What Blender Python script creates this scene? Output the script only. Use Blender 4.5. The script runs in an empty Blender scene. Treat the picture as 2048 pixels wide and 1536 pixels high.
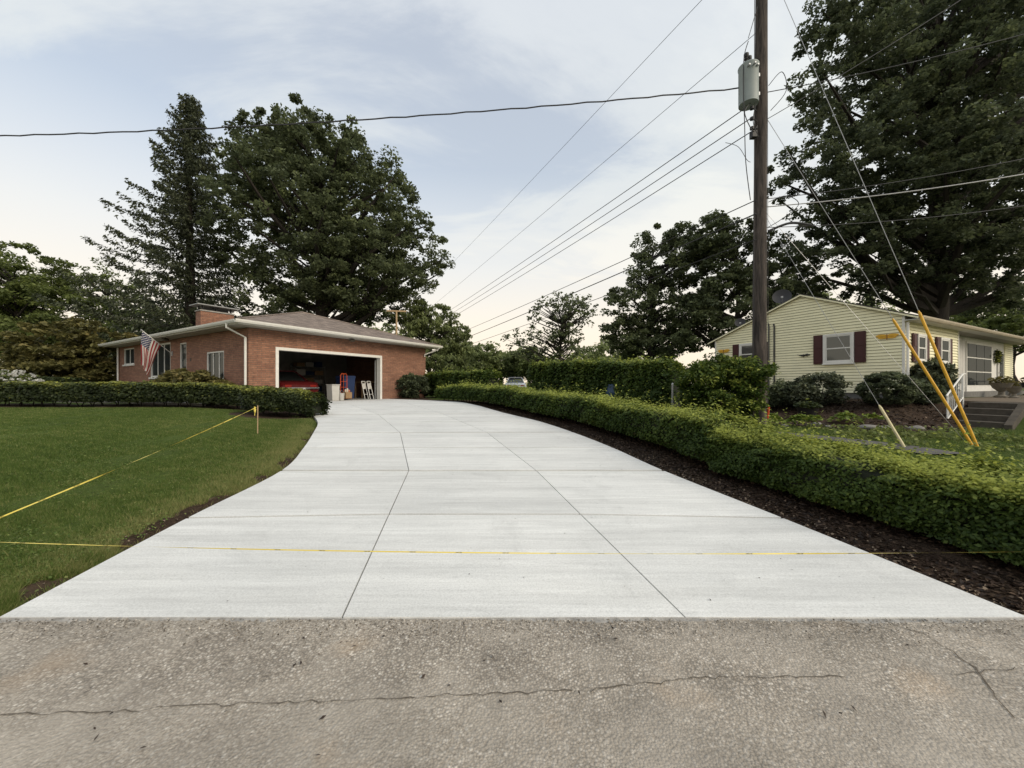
import bpy, bmesh, math, random
import numpy as np
from mathutils import Vector, Matrix

random.seed(7); RNG = np.random.default_rng(7)
R = math.radians
S = bpy.context.scene
COL = S.collection

# ------------------------------------------------------------------ camera
CAM_Z = 1.5; F = 740.0; HZ = 770.0
cam = bpy.data.cameras.new('camera'); camo = bpy.data.objects.new('camera', cam); COL.objects.link(camo)
camo.location = (0, 0, CAM_Z); camo.rotation_euler = (R(90), 0, 0)
cam.sensor_width = 36; cam.lens = F/2048*36; cam.shift_y = 2/2048; cam.clip_start = .05; cam.clip_end = 3000
S.camera = camo
# ------------------------------------------------------------------ light
S.cycles.max_bounces = 12; S.cycles.diffuse_bounces = 7; S.cycles.transmission_bounces = 8
SUN_AZ, SUN_EL = R(126), R(34)       # azimuth clockwise from +Y
S.view_settings.view_transform = 'Standard'; S.view_settings.look = 'None'
S.view_settings.exposure = 0.7; S.view_settings.gamma = 1; S.view_settings.use_curve_mapping = False
sun = bpy.data.lights.new('sun', 'SUN'); sun.energy = 1.5; sun.angle = R(30); sun.color = (1, .87, .68)
suno = bpy.data.objects.new('sun', sun); COL.objects.link(suno)
sd = Vector((math.sin(SUN_AZ)*math.cos(SUN_EL), math.cos(SUN_AZ)*math.cos(SUN_EL), math.sin(SUN_EL)))
suno.rotation_euler = sd.to_track_quat('Z', 'Y').to_euler(); suno.location = sd*60

def N(nt, t, **kw):
    n = nt.nodes.new(t)
    for k, v in kw.items(): setattr(n, k, v)
    return n
def ramp(nt, src, stops, interp='LINEAR'):
    r = N(nt, 'ShaderNodeValToRGB'); cr = r.color_ramp; cr.interpolation = interp
    while len(cr.elements) < len(stops): cr.elements.new(.5)
    for e, (p, c) in zip(cr.elements, stops):
        e.position = p; e.color = (c, c, c, 1) if isinstance(c, (int, float)) else (*c, 1)
    nt.links.new(src, r.inputs[0]); return r.outputs[0]
def math_(nt, op, a, b=None, c=None):
    m = N(nt, 'ShaderNodeMath', operation=op)
    for i, v in enumerate((a, b, c)):
        if v is None: continue
        if isinstance(v, (int, float)): m.inputs[i].default_value = v
        else: nt.links.new(v, m.inputs[i])
    return m.outputs[0]
def mixc(nt, fac, a, b, mode='MIX'):
    m = N(nt, 'ShaderNodeMix', data_type='RGBA', blend_type=mode)
    for i, v in ((0, fac), (6, a), (7, b)):
        if isinstance(v, (int, float)): m.inputs[i].default_value = v
        elif isinstance(v, tuple): m.inputs[i].default_value = (*v, 1)
        else: nt.links.new(v, m.inputs[i])
    return m.outputs[2]

W = bpy.data.worlds.new('World'); S.world = W; W.use_nodes = True
nt = W.node_tree; nt.nodes.clear()
out = N(nt, 'ShaderNodeOutputWorld'); bg = N(nt, 'ShaderNodeBackground'); bg.inputs[1].default_value = 0.10
sky = N(nt, 'ShaderNodeTexSky', sky_type='NISHITA'); sky.sun_disc = False
sky.sun_elevation = SUN_EL; sky.sun_rotation = SUN_AZ; sky.air_density = 1.0; sky.dust_density = 1.5; sky.ozone_density = 1.5
tc = N(nt, 'ShaderNodeTexCoord'); sp = N(nt, 'ShaderNodeSeparateXYZ'); nt.links.new(tc.outputs['Generated'], sp.inputs[0])
zc = math_(nt, 'ADD', math_(nt, 'MAXIMUM', sp.outputs[2], 0.0), .16)
cv = N(nt, 'ShaderNodeCombineXYZ')
nt.links.new(math_(nt, 'DIVIDE', sp.outputs[0], zc), cv.inputs[0]); nt.links.new(math_(nt, 'DIVIDE', sp.outputs[1], zc), cv.inputs[1])
def cloudnoise(scale, det, rough, loc, dist=0.0, sx=1.0):
    mp = N(nt, 'ShaderNodeMapping'); mp.inputs['Location'].default_value = loc; mp.inputs['Scale'].default_value = (sx, 1, 1)
    mp.inputs['Rotation'].default_value = (0, 0, R(38))
    nt.links.new(cv.outputs[0], mp.inputs[0])
    n = N(nt, 'ShaderNodeTexNoise'); n.inputs['Scale'].default_value = scale; n.inputs['Detail'].default_value = det
    n.inputs['Roughness'].default_value = rough; n.inputs['Distortion'].default_value = dist
    nt.links.new(mp.outputs[0], n.inputs[0]); return n.outputs[0]
n1 = cloudnoise(.75, 6, .55, (-2.5, .6, 0), .3, .7); n2 = cloudnoise(2.6, 7, .66, (7.7, 2.2, 0), .5, .45)
cl = math_(nt, 'ADD', math_(nt, 'MULTIPLY', n1, .68), math_(nt, 'MULTIPLY', n2, .32))
cf = ramp(nt, cl, [(.41, 0.52), (.53, .84), (.62, 1.0)], 'EASE')
elev = math_(nt, 'MAXIMUM', sp.outputs[2], 0.0)
cloud_col = ramp(nt, elev, [(0.0, (.76, .64, .49)), (.14, (.75, .665, .545)), (.30, (.66, .645, .60)), (.48, (.60, .62, .605)), (.75, (.575, .60, .62)), (1, (.56, .60, .63))])
cs = N(nt, 'ShaderNodeVectorMath', operation='SCALE'); nt.links.new(cloud_col, cs.inputs[0]); cs.inputs['Scale'].default_value = 9.0
skyc = N(nt, 'ShaderNodeVectorMath', operation='SCALE'); nt.links.new(sky.outputs[0], skyc.inputs[0]); skyc.inputs['Scale'].default_value = 1.22
hz = ramp(nt, elev, [(0, 1.0), (.30, .86), (.50, .52), (.72, 0.1)])
cf2 = math_(nt, 'MAXIMUM', cf, hz)
nt.links.new(mixc(nt, cf2, skyc.outputs[0], cs.outputs[0]), bg.inputs[0]); nt.links.new(bg.outputs[0], out.inputs[0])

# ------------------------------------------------------------------ helpers
def at(px, py, Y): return Vector(((px-1024)/F*Y, Y, CAM_Z+(HZ-py)/F*Y))
def tag(o, label=None, cat=None, group=None, kind=None):
    if label: o['label'] = label
    if cat: o['category'] = cat
    if group: o['group'] = group
    if kind: o['kind'] = kind
    return o
def empty(name, loc=(0, 0, 0), rz=0.0, label=None, cat=None, group=None):
    o = bpy.data.objects.new(name, None); COL.objects.link(o); o.location = loc; o.rotation_euler = (0, 0, rz)
    o.empty_display_size = .2
    return tag(o, label, cat, group)
def smooth_mesh(me): me.polygons.foreach_set('use_smooth', [True]*len(me.polygons))
def mesh_obj(name, verts, faces, mat, parent=None, smooth=False, loc=None):
    me = bpy.data.meshes.new(name); me.from_pydata([tuple(v) for v in verts], [], faces); me.update()
    if smooth: smooth_mesh(me)
    if mat: me.materials.append(mat)
    o = bpy.data.objects.new(name, me); COL.objects.link(o)
    if parent: o.parent = parent
    if loc is not None: o.location = loc
    return o
def dup(o, parent=None, **kw):
    c = o.copy(); COL.objects.link(c); c.parent = parent
    for k, v in kw.items(): setattr(c, k, v)
    for ch in list(o.children): dup(ch, c)
    return c
class MB:
    def __init__(s): s.v = []; s.f = []
    def add(s, vs, fs):
        b = len(s.v); s.v += [Vector(v) for v in vs]; s.f += [tuple(b+i for i in f) for f in fs]; return s
    def box(s, x0, x1, y0, y1, z0, z1, bev=0.0, M=None):
        if bev <= 0:
            vs = [(x, y, z) for z in (z0, z1) for y in (y0, y1) for x in (x0, x1)]
            fs = [(0, 2, 3, 1), (4, 5, 7, 6), (0, 1, 5, 4), (2, 6, 7, 3), (0, 4, 6, 2), (1, 3, 7, 5)]
        else:
            bm = bmesh.new(); bmesh.ops.create_cube(bm, size=1)
            for v in bm.verts: v.co = Vector(((x0+x1)/2+v.co.x*(x1-x0), (y0+y1)/2+v.co.y*(y1-y0), (z0+z1)/2+v.co.z*(z1-z0)))
            bmesh.ops.bevel(bm, geom=bm.edges[:], offset=bev, segments=2, affect='EDGES', profile=.5)
            bm.verts.index_update(); vs = [v.co.copy() for v in bm.verts]; fs = [tuple(v.index for v in f.verts) for f in bm.faces]; bm.free()
        if M is not None: vs = [M @ Vector(v) for v in vs]
        return s.add(vs, fs)
    def tube(s, pts, rad, n=8, cap=True):
        pts = [Vector(p) for p in pts]; m = len(pts)
        if not hasattr(rad, '__len__'): rad = [rad]*m
        vs = []; fs = []; up = None
        for i, p in enumerate(pts):
            t = (pts[min(i+1, m-1)]-pts[max(i-1, 0)]).normalized()
            if up is None: up = Vector((0, 0, 1)) if abs(t.z) < .9 else Vector((1, 0, 0))
            a = t.cross(up).normalized(); b = a.cross(t).normalized(); up = b
            for k in range(n):
                q = 2*math.pi*k/n; vs.append(p+(a*math.cos(q)+b*math.sin(q))*rad[i])
        for i in range(m-1):
            for k in range(n):
                k2 = (k+1) % n; fs.append((i*n+k, i*n+k2, (i+1)*n+k2, (i+1)*n+k))
        if cap: fs.append(tuple(range(n))[::-1]); fs.append(tuple((m-1)*n+k for k in range(n)))
        return s.add(vs, fs)
    def lathe(s, prof, c=(0, 0, 0), n=20, M=None):
        vs = []; fs = []; c = Vector(c)
        for r, z in prof:
            for k in range(n):
                a = 2*math.pi*k/n; p = Vector((r*math.cos(a), r*math.sin(a), z)); vs.append((M @ p if M else p)+c)
        for i in range(len(prof)-1):
            for k in range(n): fs.append((i*n+k, i*n+(k+1) % n, (i+1)*n+(k+1) % n, (i+1)*n+k))
        fs.append(tuple(range(n))[::-1]); fs.append(tuple((len(prof)-1)*n+k for k in range(n)))
        return s.add(vs, fs)
    def prism(s, poly, axis, a, b):
        """poly in the two other axes (cyclic order), extruded along axis from a to b"""
        n = len(poly)
        def mk(p, t): return {'x': (t, p[0], p[1]), 'y': (p[0], t, p[1]), 'z': (p[0], p[1], t)}[axis]
        vs = [mk(p, a) for p in poly]+[mk(p, b) for p in poly]
        fs = [tuple(range(n))[::-1], tuple(range(n, 2*n))]+[(i, (i+1) % n, n+(i+1) % n, n+i) for i in range(n)]
        return s.add(vs, fs)
    def build(s, name, mat, parent=None, smooth=False, fix=True):
        o = mesh_obj(name, s.v, s.f, mat, parent, False)
        if fix:
            bm = bmesh.new(); bm.from_mesh(o.data); bmesh.ops.recalc_face_normals(bm, faces=bm.faces[:]); bm.to_mesh(o.data); bm.free()
        if smooth:
            smooth_mesh(o.data)
            try: o.data.set_sharp_from_angle(angle=R(40))
            except Exception: pass
        return o

# ------------------------------------------------------------------ materials
MATS = {}
def mat(name):
    m = bpy.data.materials.new(name); m.use_nodes = True; MATS[name] = m
    t = m.node_tree; p = t.nodes['Principled BSDF']; return m, t, p
def objco(t, scale=(1, 1, 1)):
    c = N(t, 'ShaderNodeTexCoord'); mp = N(t, 'ShaderNodeMapping'); mp.inputs['Scale'].default_value = scale
    t.links.new(c.outputs['Object'], mp.inputs[0]); return mp.outputs[0]
def noise(t, vec, scale, det=4, rough=.55, dist=0):
    n = N(t, 'ShaderNodeTexNoise'); n.inputs['Scale'].default_value = scale; n.inputs['Detail'].default_value = det
    n.inputs['Roughness'].default_value = rough; n.inputs['Distortion'].default_value = dist
    t.links.new(vec, n.inputs[0]); return n.outputs[0]
def vor(t, vec, scale, feat='F1', out='Distance'):
    n = N(t, 'ShaderNodeTexVoronoi', feature=feat); n.inputs['Scale'].default_value = scale
    t.links.new(vec, n.inputs[0]); return n.outputs[out]
def bump(t, p, h, s=.3, d=.02):
    b = N(t, 'ShaderNodeBump'); b.inputs['Strength'].default_value = s; b.inputs['Distance'].default_value = d
    t.links.new(h, b.inputs['Height']); t.links.new(b.outputs[0], p.inputs['Normal'])
def plain(name, c, rough=.6, metal=0, var=.18, scale=6, bmp=0.0, spec=.4):
    m, t, p = mat(name); v = objco(t)
    n = noise(t, v, scale, 5, .6)
    f = ramp(t, n, [(.3, 1-var), (.7, 1+var*.5)])
    t.links.new(mixc(t, 1.0, tuple(c), f, 'MULTIPLY'), p.inputs['Base Color'])
    p.inputs['Roughness'].default_value = rough; p.inputs['Metallic'].default_value = metal
    p.inputs['Specular IOR Level'].default_value = spec
    if bmp: bump(t, p, noise(t, v, scale*8, 4), bmp, .01)
    return m
def leafmat(name, dark, mid, light, trans=.3, rough=.55, spec=.25):
    m, t, p = mat(name)
    a = N(t, 'ShaderNodeAttribute', attribute_name='tint')
    c = ramp(t, a.outputs['Fac'], [(0, dark), (.5, mid), (1, light)])
    t.links.new(c, p.inputs['Base Color']); p.inputs['Roughness'].default_value = rough; p.inputs['Specular IOR Level'].default_value = spec
    tr = N(t, 'ShaderNodeBsdfTranslucent'); t.links.new(c, tr.inputs[0])
    mx = N(t, 'ShaderNodeMixShader'); mx.inputs[0].default_value = trans
    t.links.new(p.outputs[0], mx.inputs[1]); t.links.new(tr.outputs[0], mx.inputs[2])
    t.links.new(mx.outputs[0], t.nodes['Material Output'].inputs[0]); return m

white_trim = plain('white_trim', (.70, .69, .65), .5, var=.08)
white_metal = plain('white_metal', (.72, .71, .67), .4, var=.06)
soffit_m = plain('soffit', (.52, .51, .47), .6, var=.08)
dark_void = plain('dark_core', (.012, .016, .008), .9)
black = plain('black_plastic', (.02, .02, .021), .5)
steel = plain('galvanised', (.38, .39, .40), .42, .6, var=.2)
wire_m = plain('wire_dark', (.035, .035, .038), .6)
wire_g = plain('wire_steel', (.42, .42, .42), .45, .5)
yellow_p = plain('yellow_plastic', (.72, .40, .035), .45, var=.16, scale=9)
pale_y = plain('pale_plastic', (.62, .55, .33), .5, var=.15)
concrete_s = plain('plain_concrete', (.32, .31, .29), .85, var=.25, scale=5, bmp=.2)
wood_l = plain('stake_wood', (.42, .30, .17), .7, var=.3, scale=20)
glass_curt = plain('curtain', (.35, .34, .31), .8, var=.3)
red_sh = plain('shutter_red', (.055, .014, .014), .55, var=.15)

def glassmat():
    m, t, p = mat('window_glass'); v = objco(t)
    p.inputs['Base Color'].default_value = (.030, .034, .034, 1); p.inputs['Roughness'].default_value = .9; p.inputs['Specular IOR Level'].default_value = 0
    g = N(t, 'ShaderNodeBsdfGlossy'); g.inputs['Roughness'].default_value = .05; g.inputs[0].default_value = (.8, .85, .85, 1)
    b = N(t, 'ShaderNodeBump'); b.inputs['Strength'].default_value = .05; b.inputs['Distance'].default_value = .05; t.links.new(noise(t, v, 1.3, 2), b.inputs['Height']); t.links.new(b.outputs[0], g.inputs['Normal'])
    mx = N(t, 'ShaderNodeMixShader'); mx.inputs[0].default_value = .09
    t.links.new(p.outputs[0], mx.inputs[1]); t.links.new(g.outputs[0], mx.inputs[2]); t.links.new(mx.outputs[0], t.nodes['Material Output'].inputs[0]); return m
glass = glassmat()

def brickmat(name, c1, c2, mort):
    m, t, p = mat(name); c = N(t, 'ShaderNodeTexCoord'); s = N(t, 'ShaderNodeSeparateXYZ'); t.links.new(c.outputs['Object'], s.inputs[0])
    cb = N(t, 'ShaderNodeCombineXYZ'); t.links.new(math_(t, 'ADD', s.outputs[0], s.outputs[1]), cb.inputs[0]); t.links.new(s.outputs[2], cb.inputs[1])
    b = N(t, 'ShaderNodeTexBrick'); t.links.new(cb.outputs[0], b.inputs[0])
    b.inputs['Scale'].default_value = 1; b.inputs['Mortar Size'].default_value = .008; b.inputs['Mortar Smooth'].default_value = .3
    b.inputs['Brick Width'].default_value = .30; b.inputs['Row Height'].default_value = .072; b.inputs['Bias'].default_value = -.1
    b.inputs['Color1'].default_value = (*c1, 1); b.inputs['Color2'].default_value = (*c2, 1); b.inputs['Mortar'].default_value = (*mort, 1)
    n = noise(t, c.outputs['Object'], 1.1, 5, .6); n2 = noise(t, c.outputs['Object'], 9, 5, .65)
    f = ramp(t, n, [(.3, .78), (.7, 1.12)]); f2 = ramp(t, n2, [(.3, .72), (.7, 1.15)])
    t.links.new(mixc(t, 1.0, mixc(t, 1.0, b.outputs[0], f, 'MULTIPLY'), f2, 'MULTIPLY'), p.inputs['Base Color'])
    p.inputs['Roughness'].default_value = .85
    bump(t, p, math_(t, 'ADD', math_(t, 'MULTIPLY', b.outputs['Fac'], -1.0), math_(t, 'MULTIPLY', n2, .3)), .7, .012); return m
brick = brickmat('roman_brick', (.335, .165, .102), (.235, .105, .066), (.13, .10, .08))

def shinglemat(name, a, b):
    m, t, p = mat(name); c = N(t, 'ShaderNodeTexCoord'); s = N(t, 'ShaderNodeSeparateXYZ'); t.links.new(c.outputs['Object'], s.inputs[0])
    cb = N(t, 'ShaderNodeCombineXYZ'); t.links.new(math_(t, 'ADD', s.outputs[0], s.outputs[1]), cb.inputs[0])
    t.links.new(math_(t, 'MULTIPLY', s.outputs[2], 3.2), cb.inputs[1])
    br = N(t, 'ShaderNodeTexBrick'); t.links.new(cb.outputs[0], br.inputs[0]); br.inputs['Scale'].default_value = 1
    br.inputs['Mortar Size'].default_value = .012; br.inputs['Brick Width'].default_value = .26; br.inputs['Row Height'].default_value = .15
    br.inputs['Color1'].default_value = (*a, 1); br.inputs['Color2'].default_value = (*b, 1); br.inputs['Mortar'].default_value = (a[0]*.5, a[1]*.5, a[2]*.5, 1)
    n = noise(t, cb.outputs[0], 3.6, 6, .7)
    t.links.new(mixc(t, 1.0, br.outputs[0], ramp(t, n, [(.34, .48), (.66, 1.35)]), 'MULTIPLY'), p.inputs['Base Color'])
    p.inputs['Roughness'].default_value = .9
    bump(t, p, math_(t, 'ADD', math_(t, 'MULTIPLY', br.outputs['Fac'], -1.), noise(t, c.outputs['Object'], 60, 3)), .5, .01); return m
shingle = shinglemat('shingles', (.29, .235, .20), (.15, .122, .108))
shingle_y = shinglemat('shingles_dark', (.09, .08, .075), (.06, .055, .05))

def concretemat():
    m, t, p = mat('new_concrete'); c = N(t, 'ShaderNodeTexCoord'); v = c.outputs['Object']
    mp = N(t, 'ShaderNodeMapping'); mp.inputs['Scale'].default_value = (.5, 9, 4); t.links.new(v, mp.inputs[0])
    br = noise(t, mp.outputs[0], 2.2, 6, .7)                       # broom streaks across the drive
    mp2 = N(t, 'ShaderNodeMapping'); mp2.inputs['Scale'].default_value = (.22, 2.6, 1); t.links.new(v, mp2.inputs[0])
    bd = noise(t, mp2.outputs[0], 1.3, 4, .6, .4)
    lg = noise(t, v, .5, 4, .6); fine = noise(t, v, 85, 4, .7)
    base = ramp(t, lg, [(.3, (.60, .612, .603)), (.7, (.70, .708, .692))])
    k = mixc(t, 1.0, base, ramp(t, br, [(.3, .86), (.68, 1.06)]), 'MULTIPLY')
    k = mixc(t, 1.0, k, ramp(t, bd, [(.35, .90), (.62, 1.04)]), 'MULTIPLY')
    k = mixc(t, 1.0, k, ramp(t, fine, [(.3, .8), (.6, 1.06)]), 'MULTIPLY')
    oi = N(t, 'ShaderNodeObjectInfo'); k = mixc(t, 1.0, k, ramp(t, oi.outputs['Random'], [(0, .945), (1, 1.035)]), 'MULTIPLY')
    st_ = noise(t, v, 1.6, 5, .7, 1.2); k = mixc(t, 1.0, k, ramp(t, st_, [(.30, .90), (.46, 1.0), (.62, 1.0), (.74, 1.06)]), 'MULTIPLY')
    sp = vor(t, v, 5.5); pits = ramp(t, sp, [(.012, .5), (.05, 1.0)])
    k = mixc(t, 1.0, k, pits, 'MULTIPLY')
    t.links.new(k, p.inputs['Base Color']); p.inputs['Roughness'].default_value = .85
    bump(t, p, math_(t, 'ADD', br, math_(t, 'MULTIPLY', fine, .6)), .25, .006); return m
new_conc = concretemat()

def roadmat():
    m, t, p = mat('worn_road'); c = N(t, 'ShaderNodeTexCoord'); v = c.outputs['Object']
    peb = N(t, 'ShaderNodeTexVoronoi'); peb.inputs['Scale'].default_value = 76; t.links.new(v, peb.inputs[0])
    peb2 = N(t, 'ShaderNodeTexVoronoi'); peb2.inputs['Scale'].default_value = 85; t.links.new(v, peb2.inputs[0])
    s = N(t, 'ShaderNodeSeparateColor'); t.links.new(peb.outputs['Color'], s.inputs[0])
    stone = ramp(t, s.outputs[0], [(0, (.29, .255, .21)), (.5, (.40, .355, .295)), (.86, (.48, .435, .37)), (1, (.74, .69, .61))])
    edge = ramp(t, peb.outputs['Distance'], [(.30, 1.0), (.66, .50)])
    k = mixc(t, 1.0, stone, edge, 'MULTIPLY')
    # zone of coarse exposed stones next to the driveway, finer mortar further out
    sy = N(t, 'ShaderNodeSeparateXYZ'); t.links.new(v, sy.inputs[0])
    big = noise(t, v, 1.1, 5, .6, .3); mid = noise(t, v, 5, 6, .7); fine = noise(t, v, 120, 3, .75)
    yy = math_(t, 'ADD', sy.outputs[1], math_(t, 'MULTIPLY', math_(t, 'SUBTRACT', big, .5), .5))
    zone = ramp(t, yy, [(1.70, 0.0), (1.86, 1.0)])
    zone.node.color_ramp.elements[0].position = 0
    mr = N(t, 'ShaderNodeMapRange'); mr.inputs[1].default_value = 1.66; mr.inputs[2].default_value = 1.92; t.links.new(yy, mr.inputs[0])
    sm = ramp(t, fine, [(.32, (.22, .19, .155)), (.5, (.36, .32, .265)), (.68, (.52, .475, .405))])
    s2 = N(t, 'ShaderNodeSeparateColor'); t.links.new(peb2.outputs['Color'], s2.inputs[0])
    sm = mixc(t, ramp(t, s2.outputs[1], [(.80, 0.0), (.95, .75)]), sm, (.55, .51, .45))
    k2 = mixc(t, math_(t, 'MULTIPLY_ADD', mr.outputs[0], .42, .45), sm, k)
    k2 = mixc(t, ramp(t, noise(t, v, 2.1, 5, .7), [(.44, 0.), (.60, .55)]), k2, mixc(t, 1.0, (.37, .335, .285), ramp(t, mid, [(.3, .86), (.7, 1.1)]), 'MULTIPLY'))
    patch = ramp(t, mid, [(.62, 0.0), (.72, .55)])
    k2 = mixc(t, patch, k2, (.46, .43, .38))
    tan = ramp(t, noise(t, v, 1.7, 3, .5), [(.60, 0.0), (.74, .55)])
    k2 = mixc(t, tan, k2, (.40, .31, .22))
    k2 = mixc(t, 1.0, k2, ramp(t, big, [(.3, .82), (.7, 1.13)]), 'MULTIPLY')
    k2 = mixc(t, 1.0, k2, ramp(t, noise(t, v, 2.8, 5, .65), [(.3, .80), (.7, 1.12)]), 'MULTIPLY')
    t.links.new(k2, p.inputs['Base Color']); p.inputs['Roughness'].default_value = .9
    h = math_(t, 'ADD', math_(t, 'MULTIPLY', peb.outputs['Distance'], -1.0), math_(t, 'MULTIPLY', fine, .6))
    bump(t, p, h, .7, .008); return m
road_m = roadmat()

def di_pre(t, n2): return ramp(t, n2, [(.3, (.045, .032, .022)), (.7, (.15, .11, .075))])
def groundmat():
    m, t, p = mat('ground_cover'); c = N(t, 'ShaderNodeTexCoord'); v = c.outputs['Object']
    a = N(t, 'ShaderNodeAttribute', attribute_name='mulch'); d = N(t, 'ShaderNodeAttribute', attribute_name='dirt')
    n = noise(t, v, .6, 5, .6); n2 = noise(t, v, 14, 6, .75); n3 = noise(t, v, 45, 5, .7)
    g = ramp(t, n, [(.3, (.055, .085, .016)), (.7, (.090, .130, .028))]); g = mixc(t, 1.0, g, ramp(t, n2, [(.3, .5), (.7, 1.25)]), 'MULTIPLY')
    mu = ramp(t, n3, [(.3, (.016, .011, .008)), (.58, (.062, .041, .028)), (.78, (.16, .11, .074))]); mu = mixc(t, ramp(t, n, [(.5, 0.), (.66, .6)]), mu, di_pre(t, n2))
    di = ramp(t, n2, [(.3, (.05, .036, .024)), (.7, (.17, .125, .085))])
    fa = math_(t, 'ADD', a.outputs['Fac'], math_(t, 'MULTIPLY', math_(t, 'SUBTRACT', n2, .5), .9))
    fd = math_(t, 'ADD', d.outputs['Fac'], math_(t, 'MULTIPLY', math_(t, 'SUBTRACT', n2, .5), 1.1))
    k = mixc(t, ramp(t, fd, [(.4, 0.), (.6, 1.)]), g, di)
    k = mixc(t, ramp(t, fa, [(.42, 0.), (.58, 1.)]), k, mu)
    t.links.new(k, p.inputs['Base Color']); p.inputs['Roughness'].default_value = .95
    p.inputs['Specular IOR Level'].default_value = .15
    bump(t, p, math_(t, 'ADD', n2, n3), .9, .03); return m
ground_m = groundmat()

def barkmat(name, a, b, sc=6):
    m, t, p = mat(name); v = objco(t, (1, 1, .10))
    n = noise(t, v, sc*3, 6, .7, .6); n2 = noise(t, v, sc*.7, 4)
    k = mixc(t, 1.0, ramp(t, n, [(.32, a), (.68, b)]), ramp(t, n2, [(.3, .7), (.7, 1.2)]), 'MULTIPLY')
    t.links.new(k, p.inputs['Base Color']); p.inputs['Roughness'].default_value = .92; bump(t, p, n, .9, .03); return m
bark = barkmat('bark', (.014, .011, .009), (.040, .032, .026))
polewood = barkmat('pole_wood', (.009, .008, .0075), (.105, .084, .072), 6)

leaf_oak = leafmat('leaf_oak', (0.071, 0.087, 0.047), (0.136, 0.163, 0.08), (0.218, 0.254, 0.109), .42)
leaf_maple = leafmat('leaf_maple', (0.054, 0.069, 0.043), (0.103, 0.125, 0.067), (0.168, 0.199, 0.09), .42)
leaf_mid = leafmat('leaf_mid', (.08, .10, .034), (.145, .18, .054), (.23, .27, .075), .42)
leaf_pop = leafmat('leaf_poplar', (.13, .155, .07), (.21, .25, .10), (.30, .35, .14), .42)
leaf_rust = leafmat('leaf_rust', (.085, .082, .032), (.16, .15, .052), (.26, .21, .08), .36)
needle = leafmat('needle', (.05, .058, .040), (.092, .108, .064), (.16, .175, .085), .25)
leaf_yew = leafmat('leaf_yew', (.020, .030, .012), (.050, .068, .020), (.34, .35, .065), .3)
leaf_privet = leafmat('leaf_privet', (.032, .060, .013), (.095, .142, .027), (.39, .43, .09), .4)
leaf_hosta = leafmat('leaf_hosta', (.06, .10, .02), (.14, .20, .035), (.27, .31, .06), .25)
leaf_grass = leafmat('blade', (.050, .086, .018), (.112, .172, .036), (.30, .285, .12), .32, .6)
petal = leafmat('petal', (.45, .45, .42), (.62, .62, .58), (.75, .74, .70), .3)
chipm = leafmat('mulch_chip', (.012, .008, .006), (.045, .028, .019), (.20, .14, .095), 0)
stone_m = plain('stone', (.21, .20, .18), .85, var=.35, scale=7, bmp=.3)

# ------------------------------------------------------------------ terrain functions
EDGE = [((-3.31, 2.39), (3.33, 2.39)), ((-3.43, 3.91), (2.86, 3.91)), ((-3.50, 5.62), (2.30, 5.62)), ((-4.00, 7.10), (1.93, 7.13)),
        ((-4.62, 8.60), (1.42, 8.70)), ((-5.30, 10.1), (.75, 10.3)), ((-6.25, 11.55), (-.25, 12.0)), ((-7.25, 12.7), (-1.35, 14.1)),
        ((-8.35, 13.70), (-3.1, 16.9)), ((-9.46, 14.55), (-6.55, 19.50))]
def cr(p, s):
    n = len(p)-1; i = min(int(s), n-1); t = s-i
    a, b, c, d = p[max(i-1, 0)], p[i], p[i+1], p[min(i+2, n)]
    return tuple(.5*(2*b[k]+(c[k]-a[k])*t+(2*a[k]-5*b[k]+4*c[k]-d[k])*t*t+(3*b[k]-a[k]-3*c[k]+d[k])*t**3) for k in (0, 1))
LE = [e[0] for e in EDGE]; RE = [e[1] for e in EDGE]; NS = len(EDGE)-1
_ls = np.array([cr(LE, s) for s in np.linspace(0, NS, 240)]); _rs = np.array([cr(RE, s) for s in np.linspace(0, NS, 240)])
# continue the edges beyond the garage so that they stay functions of Y
_ls2 = np.vstack([_ls, [[-6.62, 19.55], [-6.62, 600]]]); _rs2 = np.vstack([_rs, [[-6.52, 19.6], [-6.52, 600]]])
def XL(y): return np.interp(y, _ls2[:, 1], _ls2[:, 0])
def XR(y): return np.interp(y, _rs2[:, 1], _rs2[:, 0])
def sstep(x): x = np.clip(x, 0, 1); return x*x*(3-2*x)
def zd(y):
    a = .062*(np.asarray(y, float)-2.39); k = .05; b = .77        # smooth minimum
    h = np.clip(.5+.5*(b-a)/k/2, 0, 1); return b*(1-h)+a*h-k*2*h*(1-h)*.5
H1 = Vector((-9.9, 13.9)); A1 = math.atan2(.8616, .5075); U1 = np.array([.5075, .8616]); V1 = np.array([-.8616, .5075])
H2 = Vector((13.77, 13.0)); A2 = math.atan2(.4509, .8926); U2 = np.array([.8926, .4509]); V2 = np.array([-.4509, .8926])
def loc2(x, y): return (x-H2.x)*U2[0]+(y-H2.y)*U2[1], (x-H2.x)*V2[0]+(y-H2.y)*V2[1]
def loc1(x, y): return (x-H1.x)*U1[0]+(y-H1.y)*U1[1], (x-H1.x)*V1[0]+(y-H1.y)*V1[1]
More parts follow.
